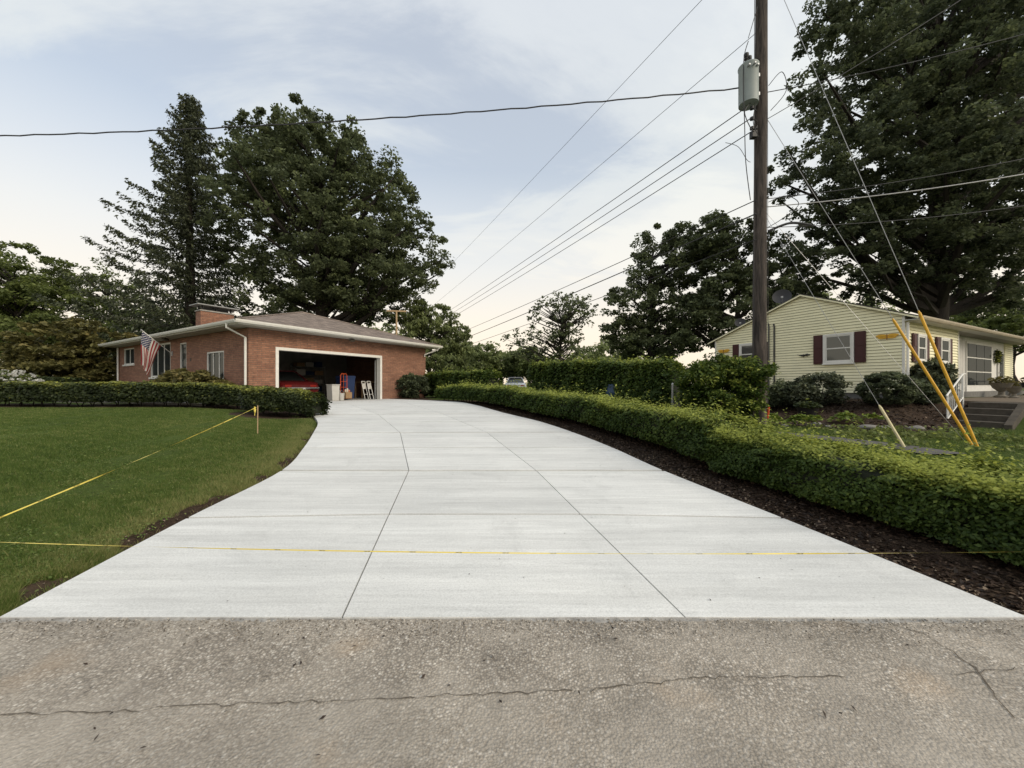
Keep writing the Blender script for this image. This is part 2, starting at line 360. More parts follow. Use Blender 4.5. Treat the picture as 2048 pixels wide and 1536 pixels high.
def gz(x, y, edge=True):
    x = np.asarray(x, float); y = np.asarray(y, float)
    base = zd(y); dl = XL(y)-x; dr = x-XR(y)
    near = sstep((y-2.39)/1.6)
    z = base+np.where(dl > 0, .16*sstep((dl-.1)/4.5)*near, 0)
    plate = np.minimum(.30, .10*np.maximum(y-2.39, 0))
    b = sstep((x-4.2)/3.5)*sstep((30-y)/14)
    z = z*(1-b)+plate*b
    lx, ly = loc2(x, y)
    def rd(x0, x1, y0, y1, wx, wy):
        ax = np.maximum(np.maximum(x0-lx, lx-x1), 0)*wx; ay = np.maximum(np.maximum(y0-ly, ly-y1), 0)*wy; return np.hypot(ax, ay)
    d = np.minimum(rd(-1.2, 17, -.3, 8, 1, 1.9), rd(.3, 30, -2.7, 8, 1.6, 1.0))
    k = sstep(1-d/3.8); z = z*(1-k)+np.maximum(z, .96)*k
    hx, hy = loc1(x, y); ins = (hx > .06) & (hx < 9.3) & (hy > .06) & (hy < 15)
    z = np.where(ins, .45, z)
    s2 = (lx > .15) & (lx < 16) & (ly > .6) & (ly < 6.8); z = np.where(s2, .8, z)
    if edge:
        e = np.minimum(np.where(dl >= -.001, dl, 9), np.where(dr >= -.001, dr, 9))
        ok = (y < 19.5)
        z = z-np.where(ok & (dl >= -.001), .085*(1-sstep(dl/.22)), 0)-np.where(ok & (dr >= -.001), .06*(1-sstep(dr/.5)), 0)
        z = np.where((dl < -.001) & (dr < -.001) & (y < 19.4), z-.16, z)
    return z
def g1(x, y): return float(gz(x, y))

# ------------------------------------------------------------------ ground, road, driveway
rows = list(np.arange(2.392, 9, .12))+list(np.arange(9, 15, .2))+list(np.arange(15, 27, .35)); yv = 27.0; st = .5
while yv < 700: rows.append(yv); yv += st; st *= 1.18
offs = [0, .07, .14, .22, .32, .45]; o_ = .6; st = .17
while o_ < 450: offs.append(o_); o_ += st; st = min(st*1.045, 60) if o_ < 14 else st*1.2
Yr = np.array(rows); offs = np.array(offs)
cols = []
xl = XL(Yr)[:, None]; xr = np.maximum(XR(Yr)[:, None], xl+.02)
Xg = np.hstack([xl-offs[::-1][None, :], xl+(xr-xl)*np.array([.02, .33, .66, .98])[None, :], xr+offs[None, :]])
Yg = np.repeat(Yr[:, None], Xg.shape[1], 1)
Zg = gz(Xg, Yg)
wob = .018*np.sin(Xg*1.7+Yg*.9)+.014*np.sin(Xg*3.9-Yg*2.3+1)+.008*np.sin(Xg*9.1+Yg*7.7)
dE = np.minimum(np.abs(XL(Yg)-Xg), np.abs(Xg-XR(Yg))); Zg = Zg+wob*sstep(dE/1.2)*sstep((Yg-2.39)/.6)
Zg = np.where(Yg < 2.6, np.minimum(Zg, .004+.2*(Yg-2.39)), Zg)
nr, nc = Xg.shape; V = np.stack([Xg, Yg, Zg], -1).reshape(-1, 3)
Fs = [(i*nc+j, i*nc+j+1, (i+1)*nc+j+1, (i+1)*nc+j) for i in range(nr-1) for j in range(nc-1)]
ground = mesh_obj('ground', V, Fs, ground_m, smooth=True); tag(ground, kind='structure')
# colour zones: mulch / bare dirt
def zones(x, y):
    dl = XL(y)-x; dr = x-XR(y); lx, ly = loc2(x, y)
    mul = np.where((dr > 0) & (dr < 2.3) & (y < 22), sstep((2.3-dr)/.5), 0)
    bed = sstep((lx+6.3)/.8)*sstep((.6-lx)/.6)*sstep((ly+2.4)/.7)*sstep((9-ly)/2); bed2 = sstep((lx)/.5)*sstep((5.6-lx)/.6)*sstep((ly+1.5)/.4)*sstep((.8-ly)/.4)
    mul = np.maximum(mul, np.maximum(bed, bed2))
    hb = sstep((y-11.85)/.25)*sstep((13.4-y)/.4)*(dl > .5)*(x > -22); hb2 = np.where((np.hypot((x+6.9)/1.7, (y-11.3)/.9) < 1), 1, 0)
    mul = np.maximum(mul, np.maximum(hb, hb2)*.9)
    hx, hy = loc1(x, y); mul = np.maximum(mul, ((hx > -1.7) & (hx < .2) & (hy > -.2) & (hy < 15))*.9)
    ed = np.where((dl > -.05) & (y < 12), sstep((.13+.10*np.clip(np.sin(y*5.1+2*np.sin(y*2.3))+.4*np.sin(y*17), -.6, 1)-dl)/.07+.5), 0); mul = np.maximum(mul, ed)
    dirt = np.where(dl > 0, .56*sstep((1.0-dl)/.9)*(y < 9.5), 0)+np.where(dl > 0, .5*np.exp(-((dl-.15)/.22)**2)*np.exp(-((y-3.75)/.4)**2), 0)
    dirt = np.maximum(dirt, np.where((dr > 0), .55*np.exp(-((dr-.25)/.3)**2)*np.exp(-((y-4.4)/.8)**2)*2, 0))
    return np.clip(mul, 0, 1), np.clip(dirt, 0, 1)
mz, dz = zones(Xg.ravel(), Yg.ravel())
for nme, arr in (('mulch', mz), ('dirt', dz)):
    at_ = ground.data.attributes.new(nme, 'FLOAT', 'POINT'); at_.data.foreach_set('value', arr.astype(np.float32))
# ground across the street, behind the camera
mesh_obj('verge', [(-450, -7.5, .06), (450, -7.5, .06), (450, -400, .4), (-450, -400, .4)], [(0, 3, 2, 1)], ground_m)['kind'] = 'structure'

xs = sorted(set(list(np.linspace(-12, 12, 60))+list(np.linspace(-450, -12, 14))+list(np.linspace(12, 450, 14)))); ys = list(np.linspace(-7.6, 0, 14))[:-1]+list(np.linspace(0, 2.375, 40))
rv = []; 
for y in ys:
    for x in xs: rv.append((x, y, -.02*math.exp(-((y-1.75)/.35)**2)-.012*(2.39-y)*.4-.008+.004*math.sin(x*1.1+y)))
rf = [(i*len(xs)+j, i*len(xs)+j+1, (i+1)*len(xs)+j+1, (i+1)*len(xs)+j) for i in range(len(ys)-1) for j in range(len(xs)-1)]
road = mesh_obj('road', rv, rf, road_m, smooth=True); tag(road, kind='structure')
crack_m = plain('crack', (.10, .085, .066), .95)
def crack(pts, w):
    """thin irregular ribbon lying in the road surface"""
    P = [Vector((*p, 0)) for p in pts]; path = []
    for a, b in zip(P[:-1], P[1:]):
        n = max(2, int((b-a).length/.035))
        for i in range(n): path.append(a.lerp(b, i/n))
    vs = []
    for i, p in enumerate(path):
        d = (path[min(i+1, len(path)-1)]-path[max(i-1, 0)]).normalized(); q = Vector((-d.y, d.x, 0))
        p = p+q*random.gauss(0, .006); ww = w*random.uniform(.25, 1.1)
        zz = -.02*math.exp(-((p.y-1.75)/.35)**2)-.012*(2.39-p.y)*.4-.008+.004*math.sin(p.x*1.1+p.y)+.0045
        vs += [(*(p+q*ww).xy, zz), (*(p-q*ww).xy, zz)]
    return mesh_obj('crack', vs, [(2*i, 2*i+1, 2*i+3, 2*i+2) for i in range(len(path)-1)], crack_m, road)
def rp(px, py): Y = 1.51*F/(py-HZ); return ((px-1024)/F*Y, Y)
crack([rp(1770, 1243), rp(1850, 1268), rp(1905, 1300), rp(1950, 1330), rp(1990, 1385), rp(2048, 1443)], .005)
crack([rp(0, 1420), rp(180, 1416), rp(350, 1405), rp(560, 1398), rp(700, 1395), rp(850, 1388), rp(1024, 1381), rp(1160, 1375)], .003)
crack([rp(1905, 1345), rp(1960, 1338), rp(2048, 1330)], .002)
crack([rp(1180, 1375), rp(1400, 1350), rp(1700, 1345)], .003)

drive = mesh_obj('driveway', [(*p, 0) for p in []], [], new_conc); tag(drive, kind='structure')
joint_m = plain('joint_filler', (.27, .265, .25), .9)
stations = list(range(NS+1)); LAT = [0, 1/3, 2/3, 1]
def dpt(s, w):
    a = Vector(cr(LE, s)); b = Vector(cr(RE, s))
    return a.lerp(b, w)
def lane(s, w):
    if w in (0, 1): return dpt(s, w)
    # inner joints run straight between saw-cut stations 0,2,4,6,8,9
    ks = [0, 2, 4, 6, 8, 9]
    for k0, k1 in zip(ks[:-1], ks[1:]):
        if s <= k1: return dpt(k0, w).lerp(dpt(k1, w), (s-k0)/(k1-k0))
GAP = .006
for i in range(NS):
    for j in range(3):
        nu, nv = 6, 3; top = []
        for a in range(nu+1):
            for b in range(nv+1):
                s = i+a/nu; pa = lane(s, LAT[j]); pb = lane(s, LAT[j+1]); p = pa.lerp(pb, b/nv); top.append(p)
        cen = sum(top, Vector((0, 0)))/len(top)
        idx = lambda a, b: a*(nv+1)+b
        ring = [idx(0, b) for b in range(nv+1)]+[idx(a, nv) for a in range(1, nu+1)]+[idx(nu, b) for b in range(nv-1, -1, -1)]+[idx(a, 0) for a in range(nu-1, 0, -1)]
        inner = set()
        P2 = [p.copy() for p in top]
        for a in range(nu+1):
            for b in range(nv+1):
                if j > 0 and b == 0: P2[idx(a, b)] += (top[idx(a, 1)]-top[idx(a, 0)]).normalized()*GAP
                if j < 2 and b == nv: P2[idx(a, b)] += (top[idx(a, nv-1)]-top[idx(a, nv)]).normalized()*GAP
                g2 = .032 if i % 2 == 0 else .017
                g3 = .032 if i % 2 == 1 else .017
                if i > 0 and a == 0: P2[idx(a, b)] += (top[idx(1, b)]-top[idx(0, b)]).normalized()*g2
                if i < NS-1 and a == nu: P2[idx(a, b)] += (top[idx(nu-1, b)]-top[idx(nu, b)]).normalized()*g3
        vs = [(p.x, p.y, float(zd(p.y))+.002) for p in P2]; nt_ = len(vs)
        fs = [(idx(a, b), idx(a, b+1), idx(a+1, b+1), idx(a+1, b)) for a in range(nu) for b in range(nv)]
        base = len(vs)
        for r_ in ring:
            p = P2[r_]; vs.append((p.x, p.y, float(zd(p.y))-.13))
        m_ = len(ring); fs += [(ring[k], base+k, base+(k+1) % m_, ring[(k+1) % m_]) for k in range(m_)]
        mesh_obj('concrete_slab', vs, fs, new_conc, drive)
lip = []; nl = 240
for i in range(nl+1):
    x = -3.36+i/nl*6.78; w0 = .045+.018*math.sin(x*3.1)+.012*math.sin(x*11+1)+random.gauss(0, .006)
    lip += [(x, 2.391, -.004+.004*math.sin(x*2)), (x, 2.391-w0*.55, -.010+random.gauss(0, .002)), (x, 2.391-w0, -.028)]
mesh_obj('mortar_lip', lip, [q for i in range(nl) for q in ((3*i, 3*i+3, 3*i+4, 3*i+1), (3*i+1, 3*i+4, 3*i+5, 3*i+2))], plain('mortar', (.33, .32, .30), .95, var=.45, scale=14, bmp=.5), drive)
# filler under the joints
vs = []; fs = []
for i in range(NS*6+1):
    s = i/6
    for w in (0.004, .33, .66, .996):
        p = dpt(s, w); vs.append((p.x, p.y, float(zd(p.y))-.016))
fs = [(i*4+b, i*4+b+1, i*4+b+5, i*4+b+4) for i in range(NS*6) for b in range(3)]
mesh_obj('joint_filler', vs, fs, joint_m, drive)

# ------------------------------------------------------------------ foliage tools
def set_attr(me, arr, dom='FACE'):
    a = me.attributes.new('tint', 'FLOAT', dom); a.data.foreach_set('value', np.clip(arr, 0, 1).astype(np.float32))
def fastmesh(name, verts, k, m, parent=None, tint=None):
    """verts (n*k,3) with faces of k consecutive vertices"""
    n = len(verts)//k; me = bpy.data.meshes.new(name)
    me.vertices.add(n*k); me.vertices.foreach_set('co', verts.astype(np.float32).ravel())
    me.loops.add(n*k); me.loops.foreach_set('vertex_index', np.arange(n*k, dtype=np.int32))
    me.polygons.add(n); me.polygons.foreach_set('loop_start', np.arange(0, n*k, k, dtype=np.int32))
    me.update(calc_edges=True)
    if tint is not None: set_attr(me, tint)
    me.materials.append(m); o = bpy.data.objects.new(name, me); COL.objects.link(o)
    if parent: o.parent = parent
    return o
def unit(a): return a/np.maximum(np.linalg.norm(a, axis=1, keepdims=True), 1e-9)
def leaves(name, P, size, m, parent=None, tint=None, elong=1.7, up=.6, axis=None, fold=.18, outward=None):
    n = len(P); size = np.broadcast_to(np.asarray(size, float), (n,))*RNG.uniform(.65, 1.35, n)
    nn = RNG.normal(size=(n, 3)); nn[:, 2] = np.abs(nn[:, 2])+up
    if outward is not None: nn = nn*.7+outward
    nn = unit(nn)
    t = RNG.normal(size=(n, 3)) if axis is None else axis+RNG.normal(size=(n, 3))*.35
    t = unit(t-nn*np.sum(t*nn, 1, keepdims=True)); b = np.cross(nn, t)
    L = (size*elong/2)[:, None]; Wd = (size/2)[:, None]
    v = np.empty((n, 4, 3)); v[:, 0] = P-t*L; v[:, 1] = P+b*Wd+nn*Wd*fold-t*L*.15; v[:, 2] = P+t*L; v[:, 3] = P-b*Wd+nn*Wd*fold-t*L*.15
    if tint is None: tint = RNG.uniform(0, 1, n)
    return fastmesh(name, v.reshape(-1, 3), 4, m, parent, tint)
def blob(centers, rad, n, flat=.7):
    """n points spread in blobs about the given centres"""
    c = np.asarray(centers, float); k = RNG.integers(0, len(c), n); r = np.asarray(rad, float)
    r = r[k] if r.ndim else np.full(n, r)
    d = unit(RNG.normal(size=(n, 3)))*(RNG.uniform(0, 1, n)**.45)[:, None]*r[:, None]; d[:, 2] *= flat
    return c[k]+d, k
def branch_tubes(name, base, top, r0, r1, ends, m, parent, n=7, rl=.3, wig=.3):
    mb = MB(); pts = []; rad = []; base = Vector(base); top = Vector(top)
    for i in range(9):
        t = i/8; p = base.lerp(top, t); 
        if 0 < i < 8: p += Vector((random.gauss(0, wig*.4), random.gauss(0, wig*.4), 0))*min(1, (top-base).length/12)
        pts.append(p); rad.append((r0*(1-t)+r1*t)*(1.0+.55*max(0, .12-t)/.12))
    mb.tube(pts, rad, 12); trunk = mb.build('trunk', m, parent, True)
    lb = MB()
    for e in ends:
        e = Vector(e)
        # leave the trunk below the end point
        hz_ = (e-base).xy.length; zt = e.z-hz_*random.uniform(.35, .8); t = min(.95, max(.22, (zt-base.z)/max(.1, (top.z-base.z))))
        a = base.lerp(top, t); i = min(7, int(t*8)); a = pts[i].lerp(pts[i+1], t*8-i); L = (e-a).length
        mid = a.lerp(e, .5)+Vector((random.gauss(0, 1), random.gauss(0, 1), random.uniform(-.3, .9)))*L*.07
        rr = min(rl, .028*L+.02)*random.uniform(.75, 1.1); q = [a, a.lerp(mid, .5)+Vector((0, 0, -.02*L)), mid, mid.lerp(e, .55), e]
        lb.tube(q, [rr, rr*.8, rr*.6, rr*.38, rr*.14], 5, False)
    lb.build('limbs', m, parent, True)
def in_lobes(lobes, n, shell=.55):
    """random points in a union of ellipsoids (cx,cy,cz,rx,ry,rz), biased to the outside"""
    vol = np.array([l[3]*l[4]*l[5] for l in lobes])**.75; k = RNG.choice(len(lobes), n, p=vol/vol.sum()); L = np.array(lobes)[k]
    d = unit(RNG.normal(size=(n, 3))); r = (shell+(1-shell)*RNG.uniform(0, 1, n)**.6)
    return L[:, :3]+d*r[:, None]*L[:, 3:]
def tree(name, label, cat, base, lobes, nclump, clump_r, nleaf, lsize, m, trunk_r, group=None, top=None, nlimb=40, shell=.45, elong=1.6, up=.5, flat=.62, axis=None, tb=.25, twig=.0):
    """lobes given in world units; base on the ground"""
    root = empty(name, base, 0, label, cat, group); b = Vector(base); loc = [(l[0]-b.x, l[1]-b.y, l[2]-b.z, *l[3:]) for l in lobes]
    C = in_lobes(loc, nclump, shell); C = C[C[:, 2] > .3]
    zmax = max(l[2]+l[5] for l in loc)
    if top is None: top = (0, 0, zmax*.78)
    else: top = tuple(Vector(top)-b)
    cr_ = clump_r*RNG.uniform(.6, 1.35, len(C)); P, k = blob(C, cr_, nleaf, flat)
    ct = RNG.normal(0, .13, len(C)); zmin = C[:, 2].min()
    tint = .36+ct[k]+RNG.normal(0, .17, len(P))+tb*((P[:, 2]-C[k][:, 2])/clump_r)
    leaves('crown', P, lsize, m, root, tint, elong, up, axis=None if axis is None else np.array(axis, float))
    sel = RNG.choice(len(C), min(nlimb, len(C)), replace=False)
    branch_tubes('trunk', (0, 0, -.3), top, trunk_r, trunk_r*.22, C[sel], bark, root, rl=trunk_r*.5)
    return root
def lobe(px, py, Y, rx, rz, ry=None):
    """ellipsoid lobe from its centre as seen and its half sizes in picture pixels"""
    c = at(px, py, Y); k = Y/F; return (c.x, c.y, c.z, rx*k, (ry if ry else rx)*k, rz*k)
def base_at(px, Y, z=None):
    x = (px-1024)/F*Y; return (x, Y, g1(x, Y) if z is None else z)

# ------------------------------------------------------------------ brick house
hs = empty('brick_house', (H1.x, H1.y, .77), A1, 'long red brick ranch house with hip roof and open garage', 'house')
LX, LY, EZ, OH = 9.38, 15.1, 2.90, .60
T = .25; D0, D1, DH = 1.08, 6.07, 2.13
w = MB(); w.box(0, D0-.12, 0, T, -.5, EZ); w.box(D1+.12, LX, 0, T, -.5, EZ); w.box(D0-.12, D1+.12, 0, T, DH+.12, EZ); w.build('garage_wall', brick, hs)
w = MB()
def holes_wall(mb, x0, x1, lo, hi, z0, z1, holes, axis):
    """wall with rectangular holes; axis 'y' runs along y at thickness x0..x1"""
    cur = lo
    for (a, b, c, d) in sorted(holes):
        segs = [(cur, a, z0, z1), (a, b, z0, c), (a, b, d, z1)]
        for (p, q, r_, s_) in segs:
            if q-p > .001 and s_-r_ > .001:
                mb.box(x0, x1, p, q, r_, s_) if axis == 'y' else mb.box(p, q, x0, x1, r_, s_)
        cur = b
    if hi-cur > .001: mb.box(x0, x1, cur, hi, z0, z1) if axis == 'y' else mb.box(cur, hi, x0, x1, z0, z1)
HOLES1 = [(1.98, 3.55, .95, 2.12), (5.62, 6.35, .05, 2.66), (7.45, 10.05, 1.12, 2.78), (12.5, 14.2, 1.88, 2.78)]
holes_wall(w, 0, T, T+.001, LY, -.5, EZ, HOLES1, 'y'); w.build('side_wall', brick, hs)
w = MB(); w.box(T+.001, LX-T-.001, LY-T, LY, -.5, EZ); w.build('rear_wall', brick, hs)
w = MB(); w.box(LX-T, LX, T+.001, LY, -.5, EZ); w.build('far_wall', brick, hs)
inner_m = plain('garage_inside', (.22, .21, .19), .9, var=.3, scale=3)
w = MB(); w.box(T+.01, LX-T-.01, 7.0, 7.12, -.05, EZ); w.build('garage_rear_wall', inner_m, hs)
w = MB(); w.box(T+.002, LX-T-.002, T*0+.002, LY-T-.01, -.30, -.002); w.build('garage_floor', concrete_s, hs)
w = MB(); w.box(T+.01, LX-T-.01, T+.01, LY-T-.01, EZ-.12, EZ-.02); w.build('garage_ceiling', inner_m, hs)
w = MB(); w.box(-OH, LX+OH, -OH, LY+OH, EZ+.001, EZ+.02); w.build('soffit', soffit_m, hs)
w = MB(); fz0, fz1 = EZ+.021, EZ+.15; e = OH
for (a, b, c, d) in ((-e, LX+e, -e, -e+.03), (-e, LX+e, LY+e-.03, LY+e), (-e, -e+.03, -e+.031, LY+e-.031), (LX+e-.03, LX+e, -e+.031, LY+e-.031)): w.box(a, b, c, d, fz0, fz1)
w.build('fascia', white_trim, hs)
def gutter(mb, p0, p1, outn):
    p0 = Vector(p0); p1 = Vector(p1); o = Vector(outn); prof = [(.002, 0), (.085, .012), (.115, .07), (.125, .125), (.115, .125), (.10, .07), (.075, .03), (.002, .03)]
    vs = []; n = len(prof)
    for p in (p0, p1):
        for d, h in prof: vs.append(p+o*d+Vector((0, 0, h)))
    mb.add(vs, [(i, (i+1) % n, n+(i+1) % n, n+i) for i in range(n)]+[tuple(range(n)), tuple(range(n, 2*n))[::-1]])
z_ = EZ+.035
w = MB(); gutter(w, (-e-.12, -e, z_), (LX+e+.12, -e, z_), (0, -1, 0)); w.build('gutter', white_metal, hs)
w = MB(); gutter(w, (-e, -e, z_), (-e, LY+e+.12, z_), (-1, 0, 0)); w.build('gutter', white_metal, hs)
rz0 = EZ+.155; run = (LX+2*e)/2; rise = 1.66
a0, b0, c0, d0 = -e-.05, LX+e+.05, -e-.05, LY+e+.05; mx = LX/2
rv = [(a0, c0, rz0), (b0, c0, rz0), (b0, d0, rz0), (a0, d0, rz0), (mx, c0+run, rz0+rise), (mx, d0-run, rz0+rise)]
mesh_obj('roof', rv+[(x, y, z-.03) for x, y, z in rv[:4]], [(0, 1, 4), (1, 2, 5, 4), (2, 3, 5), (3, 0, 4, 5), (6, 9, 8, 7), (0, 6, 7, 1), (1, 7, 8, 2), (2, 8, 9, 3), (3, 9, 6, 0)], shingle, hs)
hr = MB()
for p, q in (((a0, c0), (mx, c0+run)), ((b0, c0), (mx, c0+run))): hr.tube([(p[0], p[1], rz0+.01), (q[0], q[1], rz0+rise+.01)], .045, 6)
hr.tube([(mx, c0+run, rz0+rise+.01), (mx, d0-run, rz0+rise+.01)], .045, 6); hr.build('ridge_cap', shingle, hs)
def downspout(pts, par): b = MB(); b.tube(pts, .042, 8); return b.build('downspout', white_metal, par, True)
downspout([(-e-.07, .10, z_+.02), (-e-.07, .10, z_-.12), (-.07, .08, z_-.42), (-.07, .08, .02)], hs)
downspout([(-.07, LY-.12, EZ), (-.07, LY-.12, .02)], hs)
downspout([(LX+.5, -e-.06, z_), (LX+.42, -.4, z_-.15), (LX-.15, -.07, z_-.42), (LX-.15, -.07, z_-.55)], hs)
# garage door frame
w = MB(); w.box(D0-.12, D0, -.015, T+.02, -.02, DH+.12, .006); w.build('door_jamb', white_trim, hs)
w = MB(); w.box(D1, D1+.12, -.015, T+.02, -.02, DH+.12, .006); w.build('door_jamb', white_trim, hs)
w = MB(); w.box(D0+.001, D1-.001, -.015, T+.02, DH, DH+.12, .006); w.build('door_header', white_trim, hs)
w = MB(); w.box(D1-.09, D1-.05, T+.03, T+.07, 0, DH-.1); w.build('door_track', steel, hs); w = MB(); w.box(D0+.05, D0+.09, T+.03, T+.07, 0, DH-.1); w.build('door_track', steel, hs)
# soffit light
w = MB(); w.lathe([(.03, 0), (.10, -.02), (.14, -.07), (.12, -.12), (.05, -.14)], (4.2, -.30, EZ+.0), 16); w.build('porch_light', plain('lamp_bronze', (.09, .075, .055), .5), hs, True)
w = MB(); w.lathe([(.03, 0), (.10, -.02), (.14, -.07), (.12, -.12), (.05, -.14)], (-.35, 6.9, EZ+.0), 16); w.build('porch_light', MATS['lamp_bronze'], hs, True)
def window_y(par, name, y0, y1, z0, z1, mull, xo=.0, sill=True, curtain=True, bars=(), fr=.06, depth=.16):
    """window in a wall that lies at x=xo facing -x"""
    f = MB(); xi = xo+.045; t_ = fr
    f.box(xo+.012, xo+depth, y0, y0+t_, z0, z1); f.box(xo+.012, xo+depth, y1-t_, y1, z0, z1)
    f.box(xo+.012, xo+depth, y0+t_, y1-t_, z0, z0+t_); f.box(xo+.012, xo+depth, y0+t_, y1-t_, z1-t_, z1)
    win = f.build(name, white_trim, par)
    ys_ = [y0+t_]+[y0+(y1-y0)*m_ for m_ in mull]+[y1-t_]
    for m_ in mull:
        yy = y0+(y1-y0)*m_; b = MB(); b.box(xi, xi+.05, yy-.028, yy+.028, z0+t_, z1-t_); b.build('mullion', white_trim, win)
    for bz in bars:
        zz = z0+(z1-z0)*bz; b = MB(); b.box(xi+.003, xi+.047, y0+t_, y1-t_, zz-.02, zz+.02); b.build('glazing_bar', white_trim, win)
    g = MB(); g.box(xi+.02, xi+.026, y0+t_, y1-t_, z0+t_, z1-t_); g.build('pane', glass, win)
    if sill: s_ = MB(); s_.box(xo-.06, xo+.1, y0-.08, y1+.08, z0-.09, z0-.001, .008); s_.build('sill', white_trim, win)
    return win
window_y(hs, 'window', *HOLES1[0], (.34, .68))
window_y(hs, 'window', *HOLES1[2], (.36, .68), fr=.08)
window_y(hs, 'window', *HOLES1[3], (.5,))
ent = window_y(hs, 'entry_sidelight', *HOLES1[1], (), sill=False)
w = MB(); w.box(-.012, .03, 5.10, 5.18, 1.78, 1.94); w.build('mailbox', black, hs)
# chimney: long face parallel to the garage front
ch = MB(); ch.box(1.33, 2.81, 7.9, 8.5, EZ, 4.56); chim = ch.build('chimney', brick, hs)
ch = MB(); ch.box(1.29, 2.85, 7.86, 8.54, 4.561, 4.63, .01); ch.build('chimney_crown', concrete_s, chim)
for cx_ in (1.42, 2.05, 2.7):
    ch = MB(); ch.box(cx_-.03, cx_+.03, 7.96, 8.02, 4.631, 4.85); ch.build('cap_leg', black, chim); ch = MB(); ch.box(cx_-.03, cx_+.03, 8.38, 8.44, 4.631, 4.85); ch.build('cap_leg', black, chim)
ch = MB(); ch.box(1.12, 3.0, 7.68, 8.72, 4.851, 4.90, .008); ch.build('chimney_cap', plain('slate_cap', (.30, .31, .31), .6), chim)
ch = MB(); ch.box(1.55, 2.6, 8.05, 8.35, 4.631, 4.78); ch.build('flue', black, chim)
M1 = Matrix.Translation((H1.x, H1.y, .77)) @ Matrix.Rotation(A1, 4, 'Z')
def w1(x, y, z): return M1 @ Vector((x, y, z))

# ---- flag on the house
def flagmat():
    m, t, p = mat('flag_cloth'); u = N(t, 'ShaderNodeUVMap'); s = N(t, 'ShaderNodeSeparateXYZ'); t.links.new(u.outputs[0], s.inputs[0])
    hx, fy = s.outputs[0], s.outputs[1]       # hx along the hoist 0..1, fy along the fly 0..1
    st_ = math_(t, 'MODULO', math_(t, 'FLOOR', math_(t, 'MULTIPLY', hx, 12.999)), 2.0)
    stripes = mixc(t, st_, (.30, .022, .03), (.66, .63, .58))
    can = math_(t, 'MULTIPLY', math_(t, 'LESS_THAN', hx, 7/13), math_(t, 'LESS_THAN', fy, .4))
    r_ = math_(t, 'MULTIPLY', hx, 9*13/7); c_ = math_(t, 'MULTIPLY', fy, 11/.4*.5)
    odd = math_(t, 'MULTIPLY', math_(t, 'MODULO', math_(t, 'FLOOR', r_), 2.0), .5)
    fr = math_(t, 'SUBTRACT', math_(t, 'FRACT', math_(t, 'ADD', c_, odd)), .5); fq = math_(t, 'SUBTRACT', math_(t, 'FRACT', r_), .5)
    dd = math_(t, 'SQRT', math_(t, 'ADD', math_(t, 'MULTIPLY', math_(t, 'MULTIPLY', fr, fr), 2.2), math_(t, 'MULTIPLY', fq, fq)))
    star = math_(t, 'LESS_THAN', dd, .34)
    k = mixc(t, can, stripes, mixc(t, star, (.018, .024, .085), (.66, .64, .6)))
    t.links.new(k, p.inputs['Base Color']); p.inputs['Roughness'].default_value = .75
    tr = N(t, 'ShaderNodeBsdfTranslucent'); t.links.new(k, tr.inputs[0]); mx_ = N(t, 'ShaderNodeMixShader'); mx_.inputs[0].default_value = .25
    t.links.new(p.outputs[0], mx_.inputs[1]); t.links.new(tr.outputs[0], mx_.inputs[2]); t.links.new(mx_.outputs[0], t.nodes['Material Output'].inputs[0]); return m
pb = w1(-.03, 7.2, 2.22); pt = w1(-1.08, 7.2, 3.20)
fl = empty('house_flag', pb, 0, 'american flag hanging from angled white pole beside the picture window', 'flag')
b = MB(); b.tube([(0, 0, 0), pt-pb], .016, 8); b.build('flagpole', white_metal, fl, True)
b = MB(); b.lathe([(.005, -.03), (.035, -.02), (.035, .02), (.005, .03)], pt-pb, 10); b.build('finial', steel, fl, True)
b = MB(); M_ = Matrix.Rotation(A1, 4, 'Z'); b.box(.0, .04, -.05, .05, -.1, .1, M=M_); b.build('bracket', steel, fl)
nh, nf = 27, 40; vs = []; uv = []
ax = (pt-pb); vside = Vector((V1[0], V1[1], 0)); uo = Vector((-U1[0], -U1[1], 0))
for i in range(nh):
    h = i/(nh-1); root_ = ax*(.97-.60*h)
    for j in range(nf):
        f = j/(nf-1); L = 1.55*f
        drop = Vector((0, 0, -1))*L*(.97-.05*h); gather = (uo*(h*.42)-uo*.0)*f**1.1
        fold_ = vside*(.10*f*math.sin(h*13+f*2.5)+.05*f*math.sin(h*25+1))
        lean = vside*(.22*f*f)
        vs.append(root_+drop+gather+fold_+lean+uo*.03*math.sin(f*5)); uv.append((h, f))
fs = [(i*nf+j, i*nf+j+1, (i+1)*nf+j+1, (i+1)*nf+j) for i in range(nh-1) for j in range(nf-1)]
fo = mesh_obj('flag_cloth', vs, fs, flagmat(), fl, True)
ul = fo.data.uv_layers.new(name='UVMap')
for lp in fo.data.loops: ul.data[lp.index].uv = uv[lp.vertex_index]

